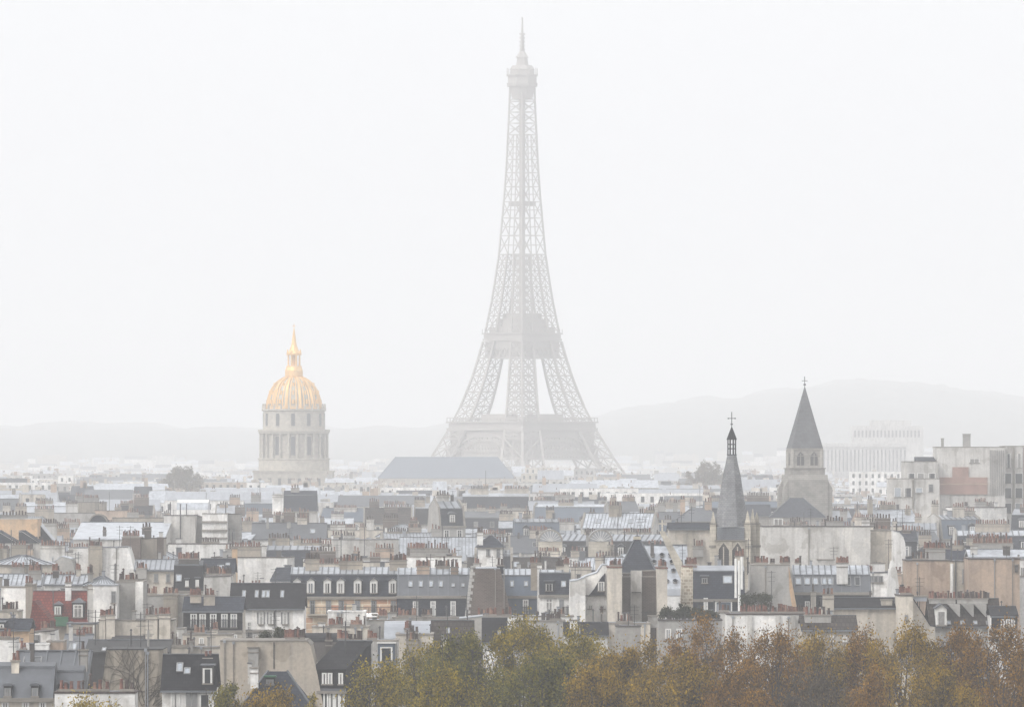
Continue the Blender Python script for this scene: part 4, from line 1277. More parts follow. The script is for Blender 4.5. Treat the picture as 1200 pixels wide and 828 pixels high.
h = House('sliver of white house at right edge beyond the tan wall', 1194, 1222, 940, 9)
h.wall_box(656, 'white'); h.wins((1198,), 664, 5, 10)
h = House('wet zinc roofs below a crowd of red pots, above largest tan wall', 1136, 1222, 1010, 9)
h.gable(645, 653, 'white', 'wetzinc', party=False); h.ch(1143, 1190, 637, 646, 5, 16, 'grey'); h.ch(1176, 1184, 640, 656, .5, 0, 'dark'); h.ch(1138, 1146, 640, 656, 1, 0, 'pale')
h = House('white-fronted low attic with dark window strip, beside the skylit zinc roof', 1012, 1044, 938, 8)
h.wall_box(671, 'white', 'greyzinc'); h.wins((1021, 1026.5, 1032), 674, 4.5, 8, 'd'); h.ch(1022, 1038, 660, 671, 2, 0, 'white'); h.pots(1015, 1022, 3)
h = House('narrow white gable wall rising to a point left of large tan wall', 1042, 1058, 915, 7)
h.poly([(1042, 712), (1044, 668), (1047, 657), (1051, 668), (1057, 712)], 'white', 'slate')

# ------------------------------------------------------------------ third rank
h = House('very long pale pinkish blank wall behind grey trapezoid wall', 893, 1020, 1110, 11)
h.wall_box(617, 'pale', 'dark'); h.ch(1011, 1020, 609, 620, 2, 0, 'white'); h.ch(970, 990, 611, 618, 4, 6, 'grey', 'dark'); h.win(912, 607, 10, 8, 'c')
h = House('cream wall joined to long pinkish wall with a rounded white end', 1020, 1050, 1112, 11)
h.wall_box(622, 'cream'); h.pots(1024, 1040, 6, 'dark')
h = House('rounded white corner turret at the end of long pinkish wall', 1047, 1062, 1106, 6)
h.poly([(1047, 700), (1047, 622), (1054, 624), (1059, 630), (1061, 637), (1061, 700)], 'white', 'zinc')
h = House('white cottage with hipped slate roof and open loft windows, left of centre domes', 560, 590, 1125, 7)
h.hip(627, 641, 'white', 'slate', 2); h.wins((584,), 642, 4, 11, 'd'); h.wins((572,), 643, 4, 8, 'd'); h.ch(559, 566, 624, 642, .4, 3, 'white', 'dark')
for nm, a, b_ in (('left', 631, 659), ('right', 690, 718)):
    h = House('arched glass-roofed studio with ribbed fan window, ' + ('left of the pair' if nm == 'left' else 'right of the pair'), a, b_, 1310, 12, name='arched_studio', group='pair of arched studios')
    h.barrel(620, 634, 'stone', 'zinc', along='y')
    fan = MB(); W = h.w / 2
    for k in range(1, 10):
        t = math.pi * k / 10; fan.beam((0, -.16, h.ztop - (h.z(620) - h.z(634))), (-W * .9 * math.cos(t), -.16, h.z(634) + (h.z(620) - h.z(634)) * .9 * math.sin(t)), .1, 'frame')
    fan.build('fan_window', h.root); h.ch(a - 3, a, 627, 640, 2, 2, 'grey', 'dark')
h = House('plain ochre rendered wall at left edge, brightest warm block in the mist', -14, 44, 1260, 11)
h.wall_box(608, 'ochre', 'pale'); h.ch(0, 30, 604, 609, 4, 8, 'grey', 'dark')
for a, b_, lab in ((-6, 21, 'grey slate roof end with red flower box, first below ochre wall'), (22, 47, 'grey slate roof end sloping right under the ochre wall, second of two')):
    h = House(lab, a, b_, 1200, 8)
    h.poly([(a, 640), (a, 622), (a + 4, 622), (b_, 636), (b_, 644)], 'pale', 'slate')
    b = MB(); b.py([(h.x(a), h.z(636)), (h.x(a), h.z(623)), (h.x(a + 4), h.z(623)), (h.x(b_ - 1), h.z(636))], -.2, -.004, 'slate'); b.build('slate_gable', h.root)
    h.wins((a + 6, a + 14), 638, 5, 6); h.ch(a + 6, a + 17, 644, 650, -1, 5, 'tan', 'red')
h = House('slate slope descending right beside the ochre wall', 43, 66, 1268, 9)
h.poly([(43, 645), (44, 612), (62, 634), (66, 645)], 'slate', 'zinc')
h = House('huge plain wet-white sheet roof, widest on the left', 86, 192, 1290, 26, name='hall', cat='hall')
h.shed(613, 632, 'pale', 'wetzinc'); h.ch(120, 124, 622, 628, 1, 2, 'dark', 'dark'); h.ch(166, 173, 619, 626, 1, 2, 'dark', 'dark')
h = House('squat dark half-dome cupola peeping over the huge white sheet roof', 104, 126, 1345, 4.5, name='cupola_house')
h.barrel(602, 613, 'pale', 'slate', along='y')
h = House('pale blank block with thin pole and dark coping, above brown chimney stack', 192, 229, 1315, 10)
h.wall_box(604, 'pale', 'dark'); h.pipe(211.5, 590, 640, .1, 'iron'); h.pipe(199, 588, 604, .09, 'iron', 2, 'mast'); h.pipe(218, 590, 604, .09, 'iron', 2, 'mast')
h = House('grey gap block between two pale blank blocks', 228, 241, 1322, 9)
h.poly([(228, 645), (229, 604), (236, 606), (241, 610), (241, 645)], 'grey', 'dark')
h = House('white block ruled with fine horizontal lines, right of pale blank block', 237, 266, 1310, 10)
h.wall_box(602, 'white'); 
for y_ in (610, 620, 629, 638): h.band(y_, y_ + .6, 'grey', 'ledge')
h = House('grey flat-topped block with three tall slots, right of the lined white block', 266, 281, 1314, 10)
h.wall_box(602.5, 'grey', 'dark'); h.wins((268.5, 274), 618, 3, 14, 'd'); h.pipe(264, 588, 602, .09, 'iron', 2, 'mast')
h = House('white blank wall split by a grey chimney breast, left of brown stack', 86, 158, 1085, 9)
h.poly([(86, 700), (86, 642), (150, 641), (153, 650), (158, 672)], 'white', 'greyzinc'); h.ch(104, 120, 640, 680, -.9, 8, 'stained', 'red', .85); h.ant(92, 646, 670, -.3)
h = House('dark brown chimney stack crowned with red pots', 143, 164, 1102, 7)
h.wall_box(630, 'brown'); h.pots(144, 163, 9)
h = House('yellowish chimney block flanked by brown piers, right of brown stack', 163, 192, 1106, 8)
h.wall_box(631, 'beige', 'dark'); b = MB(); b.box(h.x(184), h.x(192), -.6, -.004, 0, h.z(629), 'brown'); b.build('brown_pier', h.root); h.ch(168, 176, 618, 631, 3, 2, 'dark', 'dark')
h = House('low white house with wet folded pyramid roofs, left edge', -12, 60, 1062, 9)
h.hip(650, 661, 'cream', 'wetzinc', 4, True); h.wins((22, 42, 47), 664, 4, 9, 'd'); h.ch(14, 29, 665, 676, -1.5, 6, 'grey', 'red'); h.ch(35, 46, 664, 676, -1.5, 5, 'grey', 'red')
h = House('glazed grey lean-to slope between folded pyramid roofs and white blank wall', 60, 90, 1074, 9)
h.poly([(60, 690), (60, 660), (72, 652), (84, 655), (90, 680)], 'grey', 'wetzinc')
h = House('cream house with zinc gable roof and thin windows, under yellowish chimney block', 158, 205, 992, 9)
h.gable(657, 668, 'cream', 'zinc', party=False, ribs=True); h.wins((183, 197), 672, 4, 10, 'd'); h.ch(160, 172, 666, 678, -.8, 5, 'grey', 'red')
h = House('dark slate attic with one big tilted white skylight', 203, 237, 968, 9)
h.mansard(656, 662, 692, 'cream', 'darkslate', 'greyzinc', ins=2.4, party=False, ribs=False); h.sky(209, 677, 7, 8); h.wins((220, 231), 697, 4, 9); h.dormer(219, 678, 4, 10, 'flat', 'w'); h.dormer(231, 677, 4.5, 11, 'flat', 'w'); h.ch(208, 232, 655, 661, 3, 12, 'dark')
h = House('shallow slate roof with bright wet patches and cream wall, right of tilted skylight', 235, 274, 972, 9)
h.gable(656, 671, 'cream', 'slate', party=False); h.sky(258, 664, 8, 4); h.sky(266, 661, 5, 3); h.ch(240, 262, 671, 676, -.5, 9, 'grey', 'dark')  # skylight panes stand in for the shine of the wet patches
h = House('slender cream chimney shaft streaked orange', 272, 278, 985, 1.2, name='chimney_shaft', cat='chimney')
h.wall_box(643, 'ochre')
h = House('dark rounded mansard with white end wall, alone in the mist below golden dome', 332, 371, 1720, 12)
h.mansard(574.5, 580, 599, 'pale', 'slate', 'slate', ins=3.5, party=False, ribs=False); h.ch(319, 332, 580, 602, .5, 0, 'white'); h.ch(340, 350, 572, 578, 5, 3, 'grey')

# ------------------------------------------------------------------ large far buildings
h = House('great grey hipped hall roof floating in the fog beside tower base', 443, 603, 3900, 30, name='great_hall', cat='hall')
h.hip(535, 560, 'stone', 'blueslate', 9)
for k in range(14): h.win(452 + k * 11, 566, 3, 8, 'd')

def complex_right():
    D = 1620; m = D / FPX
    h = House('bulky pale modern block with brick panel and rooftop chimney, upper right', 1098, 1178, D, 16, name='office_block', cat='office building')
    h.wall_box(524, 'pale', 'cap'); h.ch(1130, 1139, 509, 524, 5, 0, 'grey'); h.ch(1104, 1107, 514, 524, 3, 0, 'grey')
    b = MB(); b.box(h.x(1101), h.x(1157), -.3, -.004, h.z(579), h.z(559), 'brick'); b.box(h.x(1116), h.x(1135), -.3, -.004, h.z(559) + .01, h.z(547), 'brick'); b.box(h.x(1100), h.x(1158), -.4, -.301, h.z(567.6), h.z(566.4), 'tan'); b.build('brick_panel', h.root)
    b = MB()
    for k in range(8):
        b.box(h.x(1160 + k * 2.2), h.x(1160.8 + k * 2.2), -.25, -.004, h.z(580), h.z(527), 'grey')
    b.build('fins', h.root); h.wins((1142,), 537, 11, 5, 'c')
    h = House('pale slab with tall dark window slots at the upper right edge', 1177, 1222, D + 4, 16, name='office_block', cat='office building')
    h.wall_box(523, 'pale', 'cap'); 
    for px in (1182, 1194.5): h.win(px, 531, 4, 17, 's')
    for y_ in (554, 571, 589): h.wins((1181, 1194), y_, 9, 12, 's')
    for px in (1188, 1200): h.pipe(px, 524, 640, .25, 'cap', -.2, 'pier')
    h = House('stepped pale office wing with three dark windows, left of brick panel', 1060, 1099, D - 4, 14, name='office_block', cat='office building')
    h.wall_box(541, 'pale', 'cap'); h.wins((1068, 1079, 1092), 554, 8, 8, 's'); b = MB(); b.px([(1, h.z(541)), (1, h.z(539)), (9, h.z(535)), (9, h.z(541))], h.x(1074), h.x(1097), 'slate'); b.build('sloped_roof', h.root)
    h = House('lowest stepped office wing with square dark openings, below three-window wing', 1042, 1101, D - 16, 11, name='office_block', cat='office building')
    h.wall_box(561, 'pale', 'cap'); h.wins((1052, 1064), 571, 8, 11, 's'); h.wins((1077,), 571, 8, 6, 's'); h.wins((1091,), 567, 5, 9, 'd'); h.pipe(1070, 562, 620, .2, 'cap', -.2, 'pier')
complex_right()
h = House('cream blank wall with low slate roof between slanting stone gable and flared spire', 784, 834, 1045, 9)
h.gable(614, 620, 'cream', 'slate', party=False); h.ch(812, 824, 640, 652, -.8, 4, 'grey', 'red')
h = House('dark slate hipped church roof lying at the foot of the square belfry', 902, 967, 1735, 12, name='church_nave', cat='church')
h.hip(583, 606, 'oldstone', 'slate', 5); h.wins((914, 930, 946), 609, 4, 9, 'd')
h = House('low slate church aisle roof, left of the dark hipped church roof', 874, 903, 1738, 10, name='church_aisle', cat='church')
h.gable(592, 604, 'oldstone', 'slate', party=False)
h = House('bright white rounded sheet roof standing alone in the mist left of dark mansard', 207, 244, 1700, 12, name='hall', cat='hall')
h.barrel(585, 597, 'white', 'wetzinc', 'white', False)

def palace():
    D = 5400
    h = House('pale colonnaded palace wing almost lost in fog beneath the wooded hill', 955, 1063, D, 25, name='palace', cat='palace')
    h.wall_box(519, 'pale', 'pale', 'pale')
    b = MB()
    for k in range(24):
        b.box(h.x(958 + k * 4.5), h.x(960 + k * 4.5), -2.2, -.004, h.z(556), h.z(524), 'pale')
    b.box(h.x(955), h.x(1063), -2.6, -.004, h.z(523.5), h.z(519.5), 'pale'); b.build('colonnade', h.root)
    b = MB()
    for k in range(23):
        b.box(h.x(960.6 + k * 4.5), h.x(961.9 + k * 4.5), -.3, -.004, h.z(552), h.z(527), 'dark')
    b.build('tall_windows', h.root)
    h = House('fog-pale upper terrace block rising over the palace colonnade', 998, 1082, D + 60, 25, name='palace', cat='palace')
    h.wall_box(499, 'pale', 'pale', 'pale'); b = MB(); b.box(h.x(1020), h.x(1068), 3, 20, h.z(499), h.z(492), 'pale'); b.build('penthouse', h.root)
    b = MB()
    for k in range(18): b.box(h.x(1001 + k * 4.4), h.x(1003 + k * 4.4), -.3, -.004, h.z(512), h.z(504), 'dark')
    b.build('windows', h.root)
palace()

# ------------------------------------------------------------------ terraces between the long beige wall and the brick-and-stone mansard
h = House('white cubic terrace wall with a slanting foot, below the brick and stone mansard', 384, 428, 826, 7)
h.wall_box(717, 'white', 'white', 'zinc')
h = House('cluttered pale terrace with planters, parasols and low walls, right of white cubic wall', 427, 466, 834, 8)
h.wall_box(727, 'pale', 'cap', 'zinc'); h.ch(436, 441, 720, 728, 2, 0, 'grey'); h.ch(444, 453, 722, 728, 1, 4, 'grey'); h.ant(431, 712, 727); h.ch(456, 464, 718, 727, 3, 2, 'pale', 'dark'); h.sky(440, 727, 1, 1) if h.slope else None
b = MB(); b.px([(1.5, h.z(723)), (4.5, h.z(719)), (4.5, h.z(718.5)), (1.5, h.z(722.5))], h.x(426), h.x(442), 'white'); b.build('awning', h.root)
h = House('low cream terrace lined with red pots in front of the white cubic wall', 366, 432, 792, 7)
h.wall_box(735, 'cream', 'cap', 'dark'); h.pots(385, 402, 6); h.pots(410, 428, 6, 'pale'); h.ch(372, 380, 730, 737, 3, 0, 'white')
h = House('dark humped tile roof between the long beige wall and the low cream terrace', 357, 397, 765, 8)
h.barrel(741, 752, 'dark', 'darkslate', None, False)
h = House('cream courtyard wall with square windows, below the five-window slate mansard', 214, 272, 805, 6)
h.wall_box(744, 'cream', 'cap', 'greyzinc'); h.wins((236,), 747, 5, 7); h.pots(228, 240, 5, 'pale'); h.ant(224, 731, 744, 2); h.ch(246, 254, 738, 746, 2, 3, 'cream', 'red')
h = House('white parapet strip with a dark slate strip above, under white slate-roofed house', 300, 372, 815, 6)
h.wall_box(747, 'white', 'cap', 'dark'); h.wins((306, 318, 330), 749, 5, 7); h.pots(340, 352, 4, 'pale')
h = House('pale blank back wall filling the gap above the low white terrace, left', 150, 216, 838, 6)
h.wall_box(737, 'pale', 'cap', 'greyzinc'); h.pots(170, 196, 9, 'dark'); h.wins((206,), 740, 5, 8)
h = House('grey back wall with scattered vents between brown tiled roof and centre terraces', 460, 560, 830, 6)
h.wall_box(724, 'grey', 'cap', 'dark'); h.pots(466, 488, 8); h.ch(494, 506, 721, 730, 1, 4, 'cream', 'dark')
h = House('white back wall below the blue-grey sheet mansard', 596, 672, 840, 6)
h.wall_box(722.5, 'white', 'cap', 'zinc'); h.pots(650, 662, 4, 'dark')
h = House('pale wall between the terrace shrubs and the clipped hedge', 780, 856, 846, 6)
h.wall_box(718, 'pale', 'cap', 'zinc'); h.pots(842, 854, 4)

# small clutter the roofs carry: hoods, hatches, pipes and aerials
cr_ = random.Random(77)
for h in list(HOUSES):
    if not (600 < h.D < 1150) or h.w < 1.6 or h.d < 5: continue
    if h.w > 3 and h.root.children and not h.slope:
        for k in range(cr_.randint(0, 2)):
            q = MB(); xx = cr_.uniform(-.46, .46) * h.w; y_ = h.wy - .1; top = h.ztop - cr_.uniform(.1, .5)
            q.cyl(xx, y_, 4, top, .055, .055, 6, cr_.choice(('zinc', 'cap', 'dframe'))); q.box(xx - .12, xx + .12, y_ - .1, y_ + .06, top, top + .25, 'zinc'); q.build('downpipe', h.root)
    for k in range(cr_.randint(1, 2 + int(h.w / 4))):
        xx = cr_.uniform(-.44, .44) * h.w; yy = h.d * cr_.uniform(.5, .7); t_ = cr_.random()
        q = MB(); up = h.ztop + cr_.uniform(.2, 1.1)
        if t_ < .4:
            vw = cr_.uniform(.2, .6); q.box(xx - vw / 2, xx + vw / 2, yy, yy + vw, h.ztop - 1.2, up, cr_.choice(('grey', 'dark', 'zinc', 'pale'))); q.box(xx - vw * .65, xx + vw * .65, yy - .06, yy + vw + .06, up + .001, up + .08, 'greyzinc'); q.build('roof_vent', h.root)
        elif t_ < .75:
            q.cyl(xx, yy, h.ztop - 1.2, up + .3, .06, .06, 6, 'iron'); q.cyl(xx, yy, up + .3, up + .5, .16, .05, 6, 'iron'); q.build('vent_pipe', h.root)
        else:
            add_antenna(h.root, xx, yy, h.ztop - 1.0, cr_.uniform(2.2, 4.2))

# ------------------------------------------------------------------ roof gardens stand on these terraces
h = House('low terrace block carrying the clipped hedge, behind buttressed white wall', 848, 908, 862, 7)
h.wall_box(718, 'grey'); TER1 = h
h = House('terrace block overgrown with dark roof shrubs, left of buttressed white wall', 772, 846, 806, 7)
h.wall_box(727, 'grey', 'dark'); h.wins((783, 796), 736, 6, 12, 'w'); TER2 = h
h = House('flat terrace with two potted shrubs behind the long beige wall', 298, 345, 742, 6)
h.wall_box(751, 'grey', 'dark'); TER3 = h

# ------------------------------------------------------------------ the ranks of houses going back into the fog
HAND = [(o.location.x * FPX / o.location.y + 600, o) for o in bpy.data.objects if o.parent is None and o.get('category') and o.location.y > 100]
def extent(root):
    xs, zs, ys = [], [], []
    for c in root.children:
        if c.type == 'MESH' and c.name.split('.')[0] in ('wall', 'roof', 'tower_base', 'base', 'spire', 'bell_tower', 'drum'):
            for v in c.data.vertices:
                xs.append(v.co.x); zs.append(v.co.z); ys.append(v.co.y)
    if not xs: return None
    D = root.location.y
    return (root.location.x + min(xs)) * FPX / D + 600, (root.location.x + max(xs)) * FPX / D + 600, D + min(ys), D + max(ys), HORIZON + (EYE - max(zs)) * FPX / D
KNOWN = [e for e in (extent(o) for _, o in HAND) if e and e[2] < 3500]
hor = [828.0] * 1400                                   # highest row already covered, per column (offset 100)
def cover(a, b, y):
    for i in range(max(0, int(a) + 100), min(1400, int(b) + 100)):
        hor[i] = min(hor[i], y)
for e in sorted(KNOWN, key=lambda e: e[2]):
    if e[2] < 800: cover(e[0], e[1], e[4])

ANCHORS = [('the ochre wall', 15, 615), ('the huge white sheet roof', 140, 618), ('the lined white block', 250, 612), ('the dark rounded mansard', 351, 582),
           ('the seven-dormer mansard', 405, 685), ('the dark brown brick wall', 573, 685), ('the white hipped cottage', 575, 636), ('the two arched studios', 675, 628),
           ('the slate pyramid', 747, 648), ('the church nave roof', 782, 650), ('the flared spire', 858, 590), ('the square belfry', 943, 565), ('the long pinkish wall', 955, 630),
           ('the three-window office wing', 1075, 560), ('the brick panel', 1130, 565), ('the large tan walls', 1110, 668), ('the gold-domed church', 345, 548),
           ('the great hall roof', 523, 552), ('the iron tower base', 640, 555), ('the brown chimney stack', 153, 640), ('the four-skylight roof', 312, 690),
           ('the crowd of red pots', 1165, 640), ('the narrow pointed gable', 1049, 660), ('the skylit zinc mansard', 507, 672), ('the bare foggy tree', 828, 555), ('the bright-skylit attic', 215, 665)]
def place_words(px, py):
    n, ax, ay = min(ANCHORS, key=lambda t: (t[1] - px) ** 2 + (1.6 * (t[2] - py)) ** 2)
    dx, dy = px - ax, py - ay
    if abs(dx) < 18: w = 'straight above' if dy < 0 else 'straight below'
    elif abs(dy) < 9: w = ('just ' if abs(dx) < 55 else 'further ') + ('left of' if dx < 0 else 'right of')
    else: w = ('above ' if dy < 0 else 'below ') + ('left of' if dx < 0 else 'right of')
    return w + ' ' + n
WALLW = {'white': 'white', 'cream': 'cream', 'beige': 'beige', 'grey': 'grey', 'pale': 'off-white', 'tan': 'tan', 'stained': 'weathered grey-beige', 'stone': 'stone', 'brown': 'dark brick', 'brick': 'reddish brick'}
ROOFW = {'slate': 'blue-grey slate', 'darkslate': 'dark slate', 'zinc': 'zinc', 'wetzinc': 'shiny wet zinc', 'greyzinc': 'dull grey zinc', 'browntile': 'brown tile', 'blueslate': 'blue-grey sheet'}
NUM = ['no', 'one', 'two', 'three', 'four', 'five', 'six', 'seven']
ORD = ['first', 'second', 'third', 'fourth', 'fifth', 'sixth', 'seventh', 'eighth', 'ninth', 'tenth', 'eleventh', 'twelfth', 'thirteenth', 'fourteenth', 'fifteenth']
USED = set(LABELS)
fr = random.Random(21)
ROWS = [978, 1038, 1150, 1205, 1258, 1345, 1395, 1460, 1545, 1650, 1790, 1930]
n_fill = 0
for ri, D0 in enumerate(ROWS):
    px = -30 - fr.uniform(0, 20)
    while px < 1215:
        D = D0 + fr.uniform(-14, 14) * (D0 / 1200)
        w = fr.choice((5.5, 7, 8, 9.5, 11, 13, 16, 20)) * fr.uniform(.85, 1.15)
        pw = w * FPX / D
        a, b = px, px + pw
        px = b + fr.choice((0, 0, .3, 2.5)) * FPX / D
        d = fr.uniform(7.5, 11)
        if any(e[0] < b - 1 and e[1] > a + 1 and e[2] < D + d + 1 and e[3] > D - 1 for e in KNOWN):
            continue
        base = 22.5 if D0 < 1100 else 24.0 + (D0 - 1100) / 1400 * 6.0
        zr = base + fr.gauss(0, 1.7) + (fr.random() < .12) * 3.0
        floor_y = 0
        for e in KNOWN:                                # do not rise in front of something hand-placed further off
            if e[2] > D + d and e[0] < b - .12 * pw and e[1] > a + .12 * pw:
                floor_y = max(floor_y, e[4] + (26 if e[2] < 1500 else 20 if e[2] < 1700 else 32) * (1.5 if e[2] > 2500 else 1))
        ch_up = 1.9
        if floor_y: zr = min(zr, Z(floor_y, D) - ch_up * .6)
        if D > 1450: zr = min(zr, Z(558, D))
        if zr < 12: continue
        yr = HORIZON + (EYE - zr) * FPX / D
        ii = range(max(0, int(a) + 100), min(1400, int(b) + 100))
        vis = sum(1 for i in ii if 0 <= i - 100 < 1200 and yr - 5 < hor[i])
        if vis < 4: continue
        wall = fr.choice(('white', 'white', 'cream', 'cream', 'pale', 'pale', 'beige', 'grey', 'stone', 'stained', 'tan'))
        if w > 13 and fr.random() < .8: wall = fr.choice(('white', 'cream', 'pale'))
        kind = fr.choices(('block', 'mansard', 'gable', 'hip', 'shed', 'storey'), (26 if w < 13 else 6, 28, 22, 8, 6, 10))[0]
        rm = fr.choice(('slate', 'slate', 'darkslate', 'zinc', 'wetzinc', 'wetzinc', 'greyzinc', 'blueslate') + (('browntile',) if fr.random() < .3 else ()))
        if D > 1190 and rm in ('darkslate', 'slate') and fr.random() < .6: rm = fr.choice(('zinc', 'zinc', 'wetzinc', 'blueslate'))
        mpp = FPX / D
        fine = D < 1180
        nch = fr.choice((1, 1, 2, 2, 3, 3)) if w > 7 else fr.choice((0, 1, 1, 2))
        nwin = 0
        h = House('x', a, b, D, d, fr.choice((0, 0, fr.uniform(-14, 14), fr.uniform(-25, 25))) if pw > 25 else 0)
        if kind == 'block':
            h.wall_box(yr, wall, fr.choice(('cap', 'dark', 'cap', 'potdark')), fr.choice(('greyzinc', 'zinc', 'dark'))); roofw = 'flat roof'
            top = yr; eave = yr + 1.5 * mpp
            if fr.random() < .5:
                nwin = fr.randint(2, 4)
        elif kind == 'mansard':
            hh = fr.uniform(2.6, 4.2); tp = fr.uniform(.7, 1.4)
            eave = yr + (hh + tp) * mpp
            h.mansard(yr, yr + tp * mpp, eave, wall, rm if rm not in ('wetzinc',) else 'slate', fr.choice(('wetzinc', 'zinc', 'zinc')), party=fr.random() < .6, ribs=D < 1500)
            roofw = ROOFW[rm if rm != 'wetzinc' else 'slate'] + ' mansard'; top = yr; nwin = fr.randint(2, 5)
            nd = max(1, int(w / 3.4))
            if D < 1600:
                for k in range(nd):
                    h.dormer(a + pw * (k + .5) / nd, yr + (tp + hh * .3) * mpp, 1.25 * mpp, hh * .5 * mpp, fr.choice(('gable', 'arch', 'flat')), 'w')
        elif kind == 'gable':
            hh = fr.uniform(1.6, 3.6); eave = yr + hh * mpp
            h.gable(yr, eave, wall, rm, party=fr.random() < .5, ribs=rm in ('wetzinc', 'zinc') and D < 1500); roofw = ROOFW[rm] + ' ridge roof'; top = yr; nwin = fr.randint(2, 5)
            if D < 1500 and fr.random() < .5:
                for k in range(fr.randint(1, 3)): h.sky(a + pw * fr.uniform(.15, .85), yr + hh * .5 * mpp, .9 * mpp, .8 * mpp, fr.random() < .7)
        elif kind == 'hip':
            hh = fr.uniform(1.6, 3.4); eave = yr + hh * mpp
            h.hip(yr, eave, wall, rm, 3.5, rm in ('wetzinc', 'zinc')); roofw = ROOFW[rm] + ' hipped roof'; top = yr; nwin = fr.randint(2, 5)
        elif kind == 'shed':
            hh = fr.uniform(1.2, 2.6); eave = yr + hh * mpp
            h.shed(yr, eave, wall, rm, D < 1500); roofw = ROOFW[rm] + ' lean-to roof'; top = yr; nwin = fr.randint(0, 4)
        else:
            hh = fr.uniform(2.4, 3.2)
            h.gable(yr, yr + 1.3 * mpp, wall, rm, party=False); h.band(yr + 1.3 * mpp, yr + (1.3 + hh) * mpp, 'slate'); eave = yr + 1.5 * mpp
            roofw = ROOFW[rm] + ' roof over slate storey'; top = yr; nwin = max(2, int(w / 3))
        if nwin:
            hgt = fr.uniform(1.3, 1.9)
            for row in range(2):
                yw = eave + (.7 + 3.0 * row) * mpp
                st = fr.choice(('w', 'v', 'd', 'c', 's', 'v', 'r'))
                for k in range(nwin):
                    add_window(h.root, h.x(a + pw * (k + .5) / nwin + fr.uniform(-.2, .2) * mpp), h.wy, h.z(yw) - hgt, .95, hgt, st)
        chmat = fr.choice(('beige', 'cream', 'grey', 'tan', 'stained', 'pale', 'brown'))
        for k in range(nch):
            cw = min(fr.choice((.9, 1.4, 2.0, 2.8, 4.0, 5.5)) * fr.uniform(.9, 1.2), w * .8 / nch)
            u = (k + .5) / nch + fr.uniform(-.25, .25) / nch
            x0 = -h.w / 2 + u * h.w - cw / 2
            x0 = max(-h.w / 2, min(h.w / 2 - cw, x0))
            yc = fr.uniform(.25, .7) * d
            add_chimney(h.root, x0, x0 + cw, yc, yc + .8, h.ztop - 3.0, h.ztop + fr.choice((.3, .7, 1.1, 1.6, 2.2)), max(2, int(cw / .40)), chmat, fr.choice(('red', 'red', 'dark')), fine)
        if D < 1600:
            for k in range(fr.choice((0, 1, 2, 3))):          # hoods, hatches and vents on the roof
                q = MB(); xx = fr.uniform(-.45, .45) * h.w; yy = fr.uniform(.3, .7) * d; vw = fr.uniform(.3, .9); vh = fr.uniform(.3, 1.2)
                q.box(xx - vw / 2, xx + vw / 2, yy, yy + vw, h.ztop - 1.4, h.ztop + vh, fr.choice(('zinc', 'grey', 'dark', 'white', 'greyzinc')))
                q.box(xx - vw * .65, xx + vw * .65, yy - .1, yy + vw + .1, h.ztop + vh + .001, h.ztop + vh + .1, 'greyzinc')
                q.build('roof_vent', h.root)
        if fr.random() < .38:
            add_antenna(h.root, fr.uniform(-.4, .4) * h.w, d * .5, h.ztop - .2, fr.uniform(1.8, 3.6))
        if fr.random() < .16:
            q = MB(); xx = fr.uniform(-.4, .4) * h.w; q.beam((xx, d * .6, h.ztop - 1), (xx, d * .6, h.ztop + fr.uniform(3.5, 6)), .12, 'iron'); q.build('mast', h.root)
        size = 'narrow ' if w < 8 else 'wide ' if w > 15 else ''
        chw = NUM[nch] + (' chimney' if nch == 1 else ' chimneys') if nch else 'no chimney'
        lab = f'{size}{WALLW[wall]} house, {roofw}, {chw}, {place_words((a + b) / 2, yr)}'
        if len(lab.split()) > 15: lab = lab.replace(' roof over slate storey', ' over slate').replace(' ridge roof', ' roof')
        if len(lab.split()) > 15: lab = lab.replace(' house,', ',', 1).replace(' the ', ' ')
        if lab in USED:
            for extra in ('farther ', 'farthest ', 'misty '):
                if extra + lab not in USED: lab = extra + lab; break
        USED.add(lab)
        h.root['label'] = lab
        h.root['group'] = 'ranks of houses fading into the fog'
        n_fill += 1
        for i in ii: hor[i] = min(hor[i], yr)
print('FILLED', n_fill)

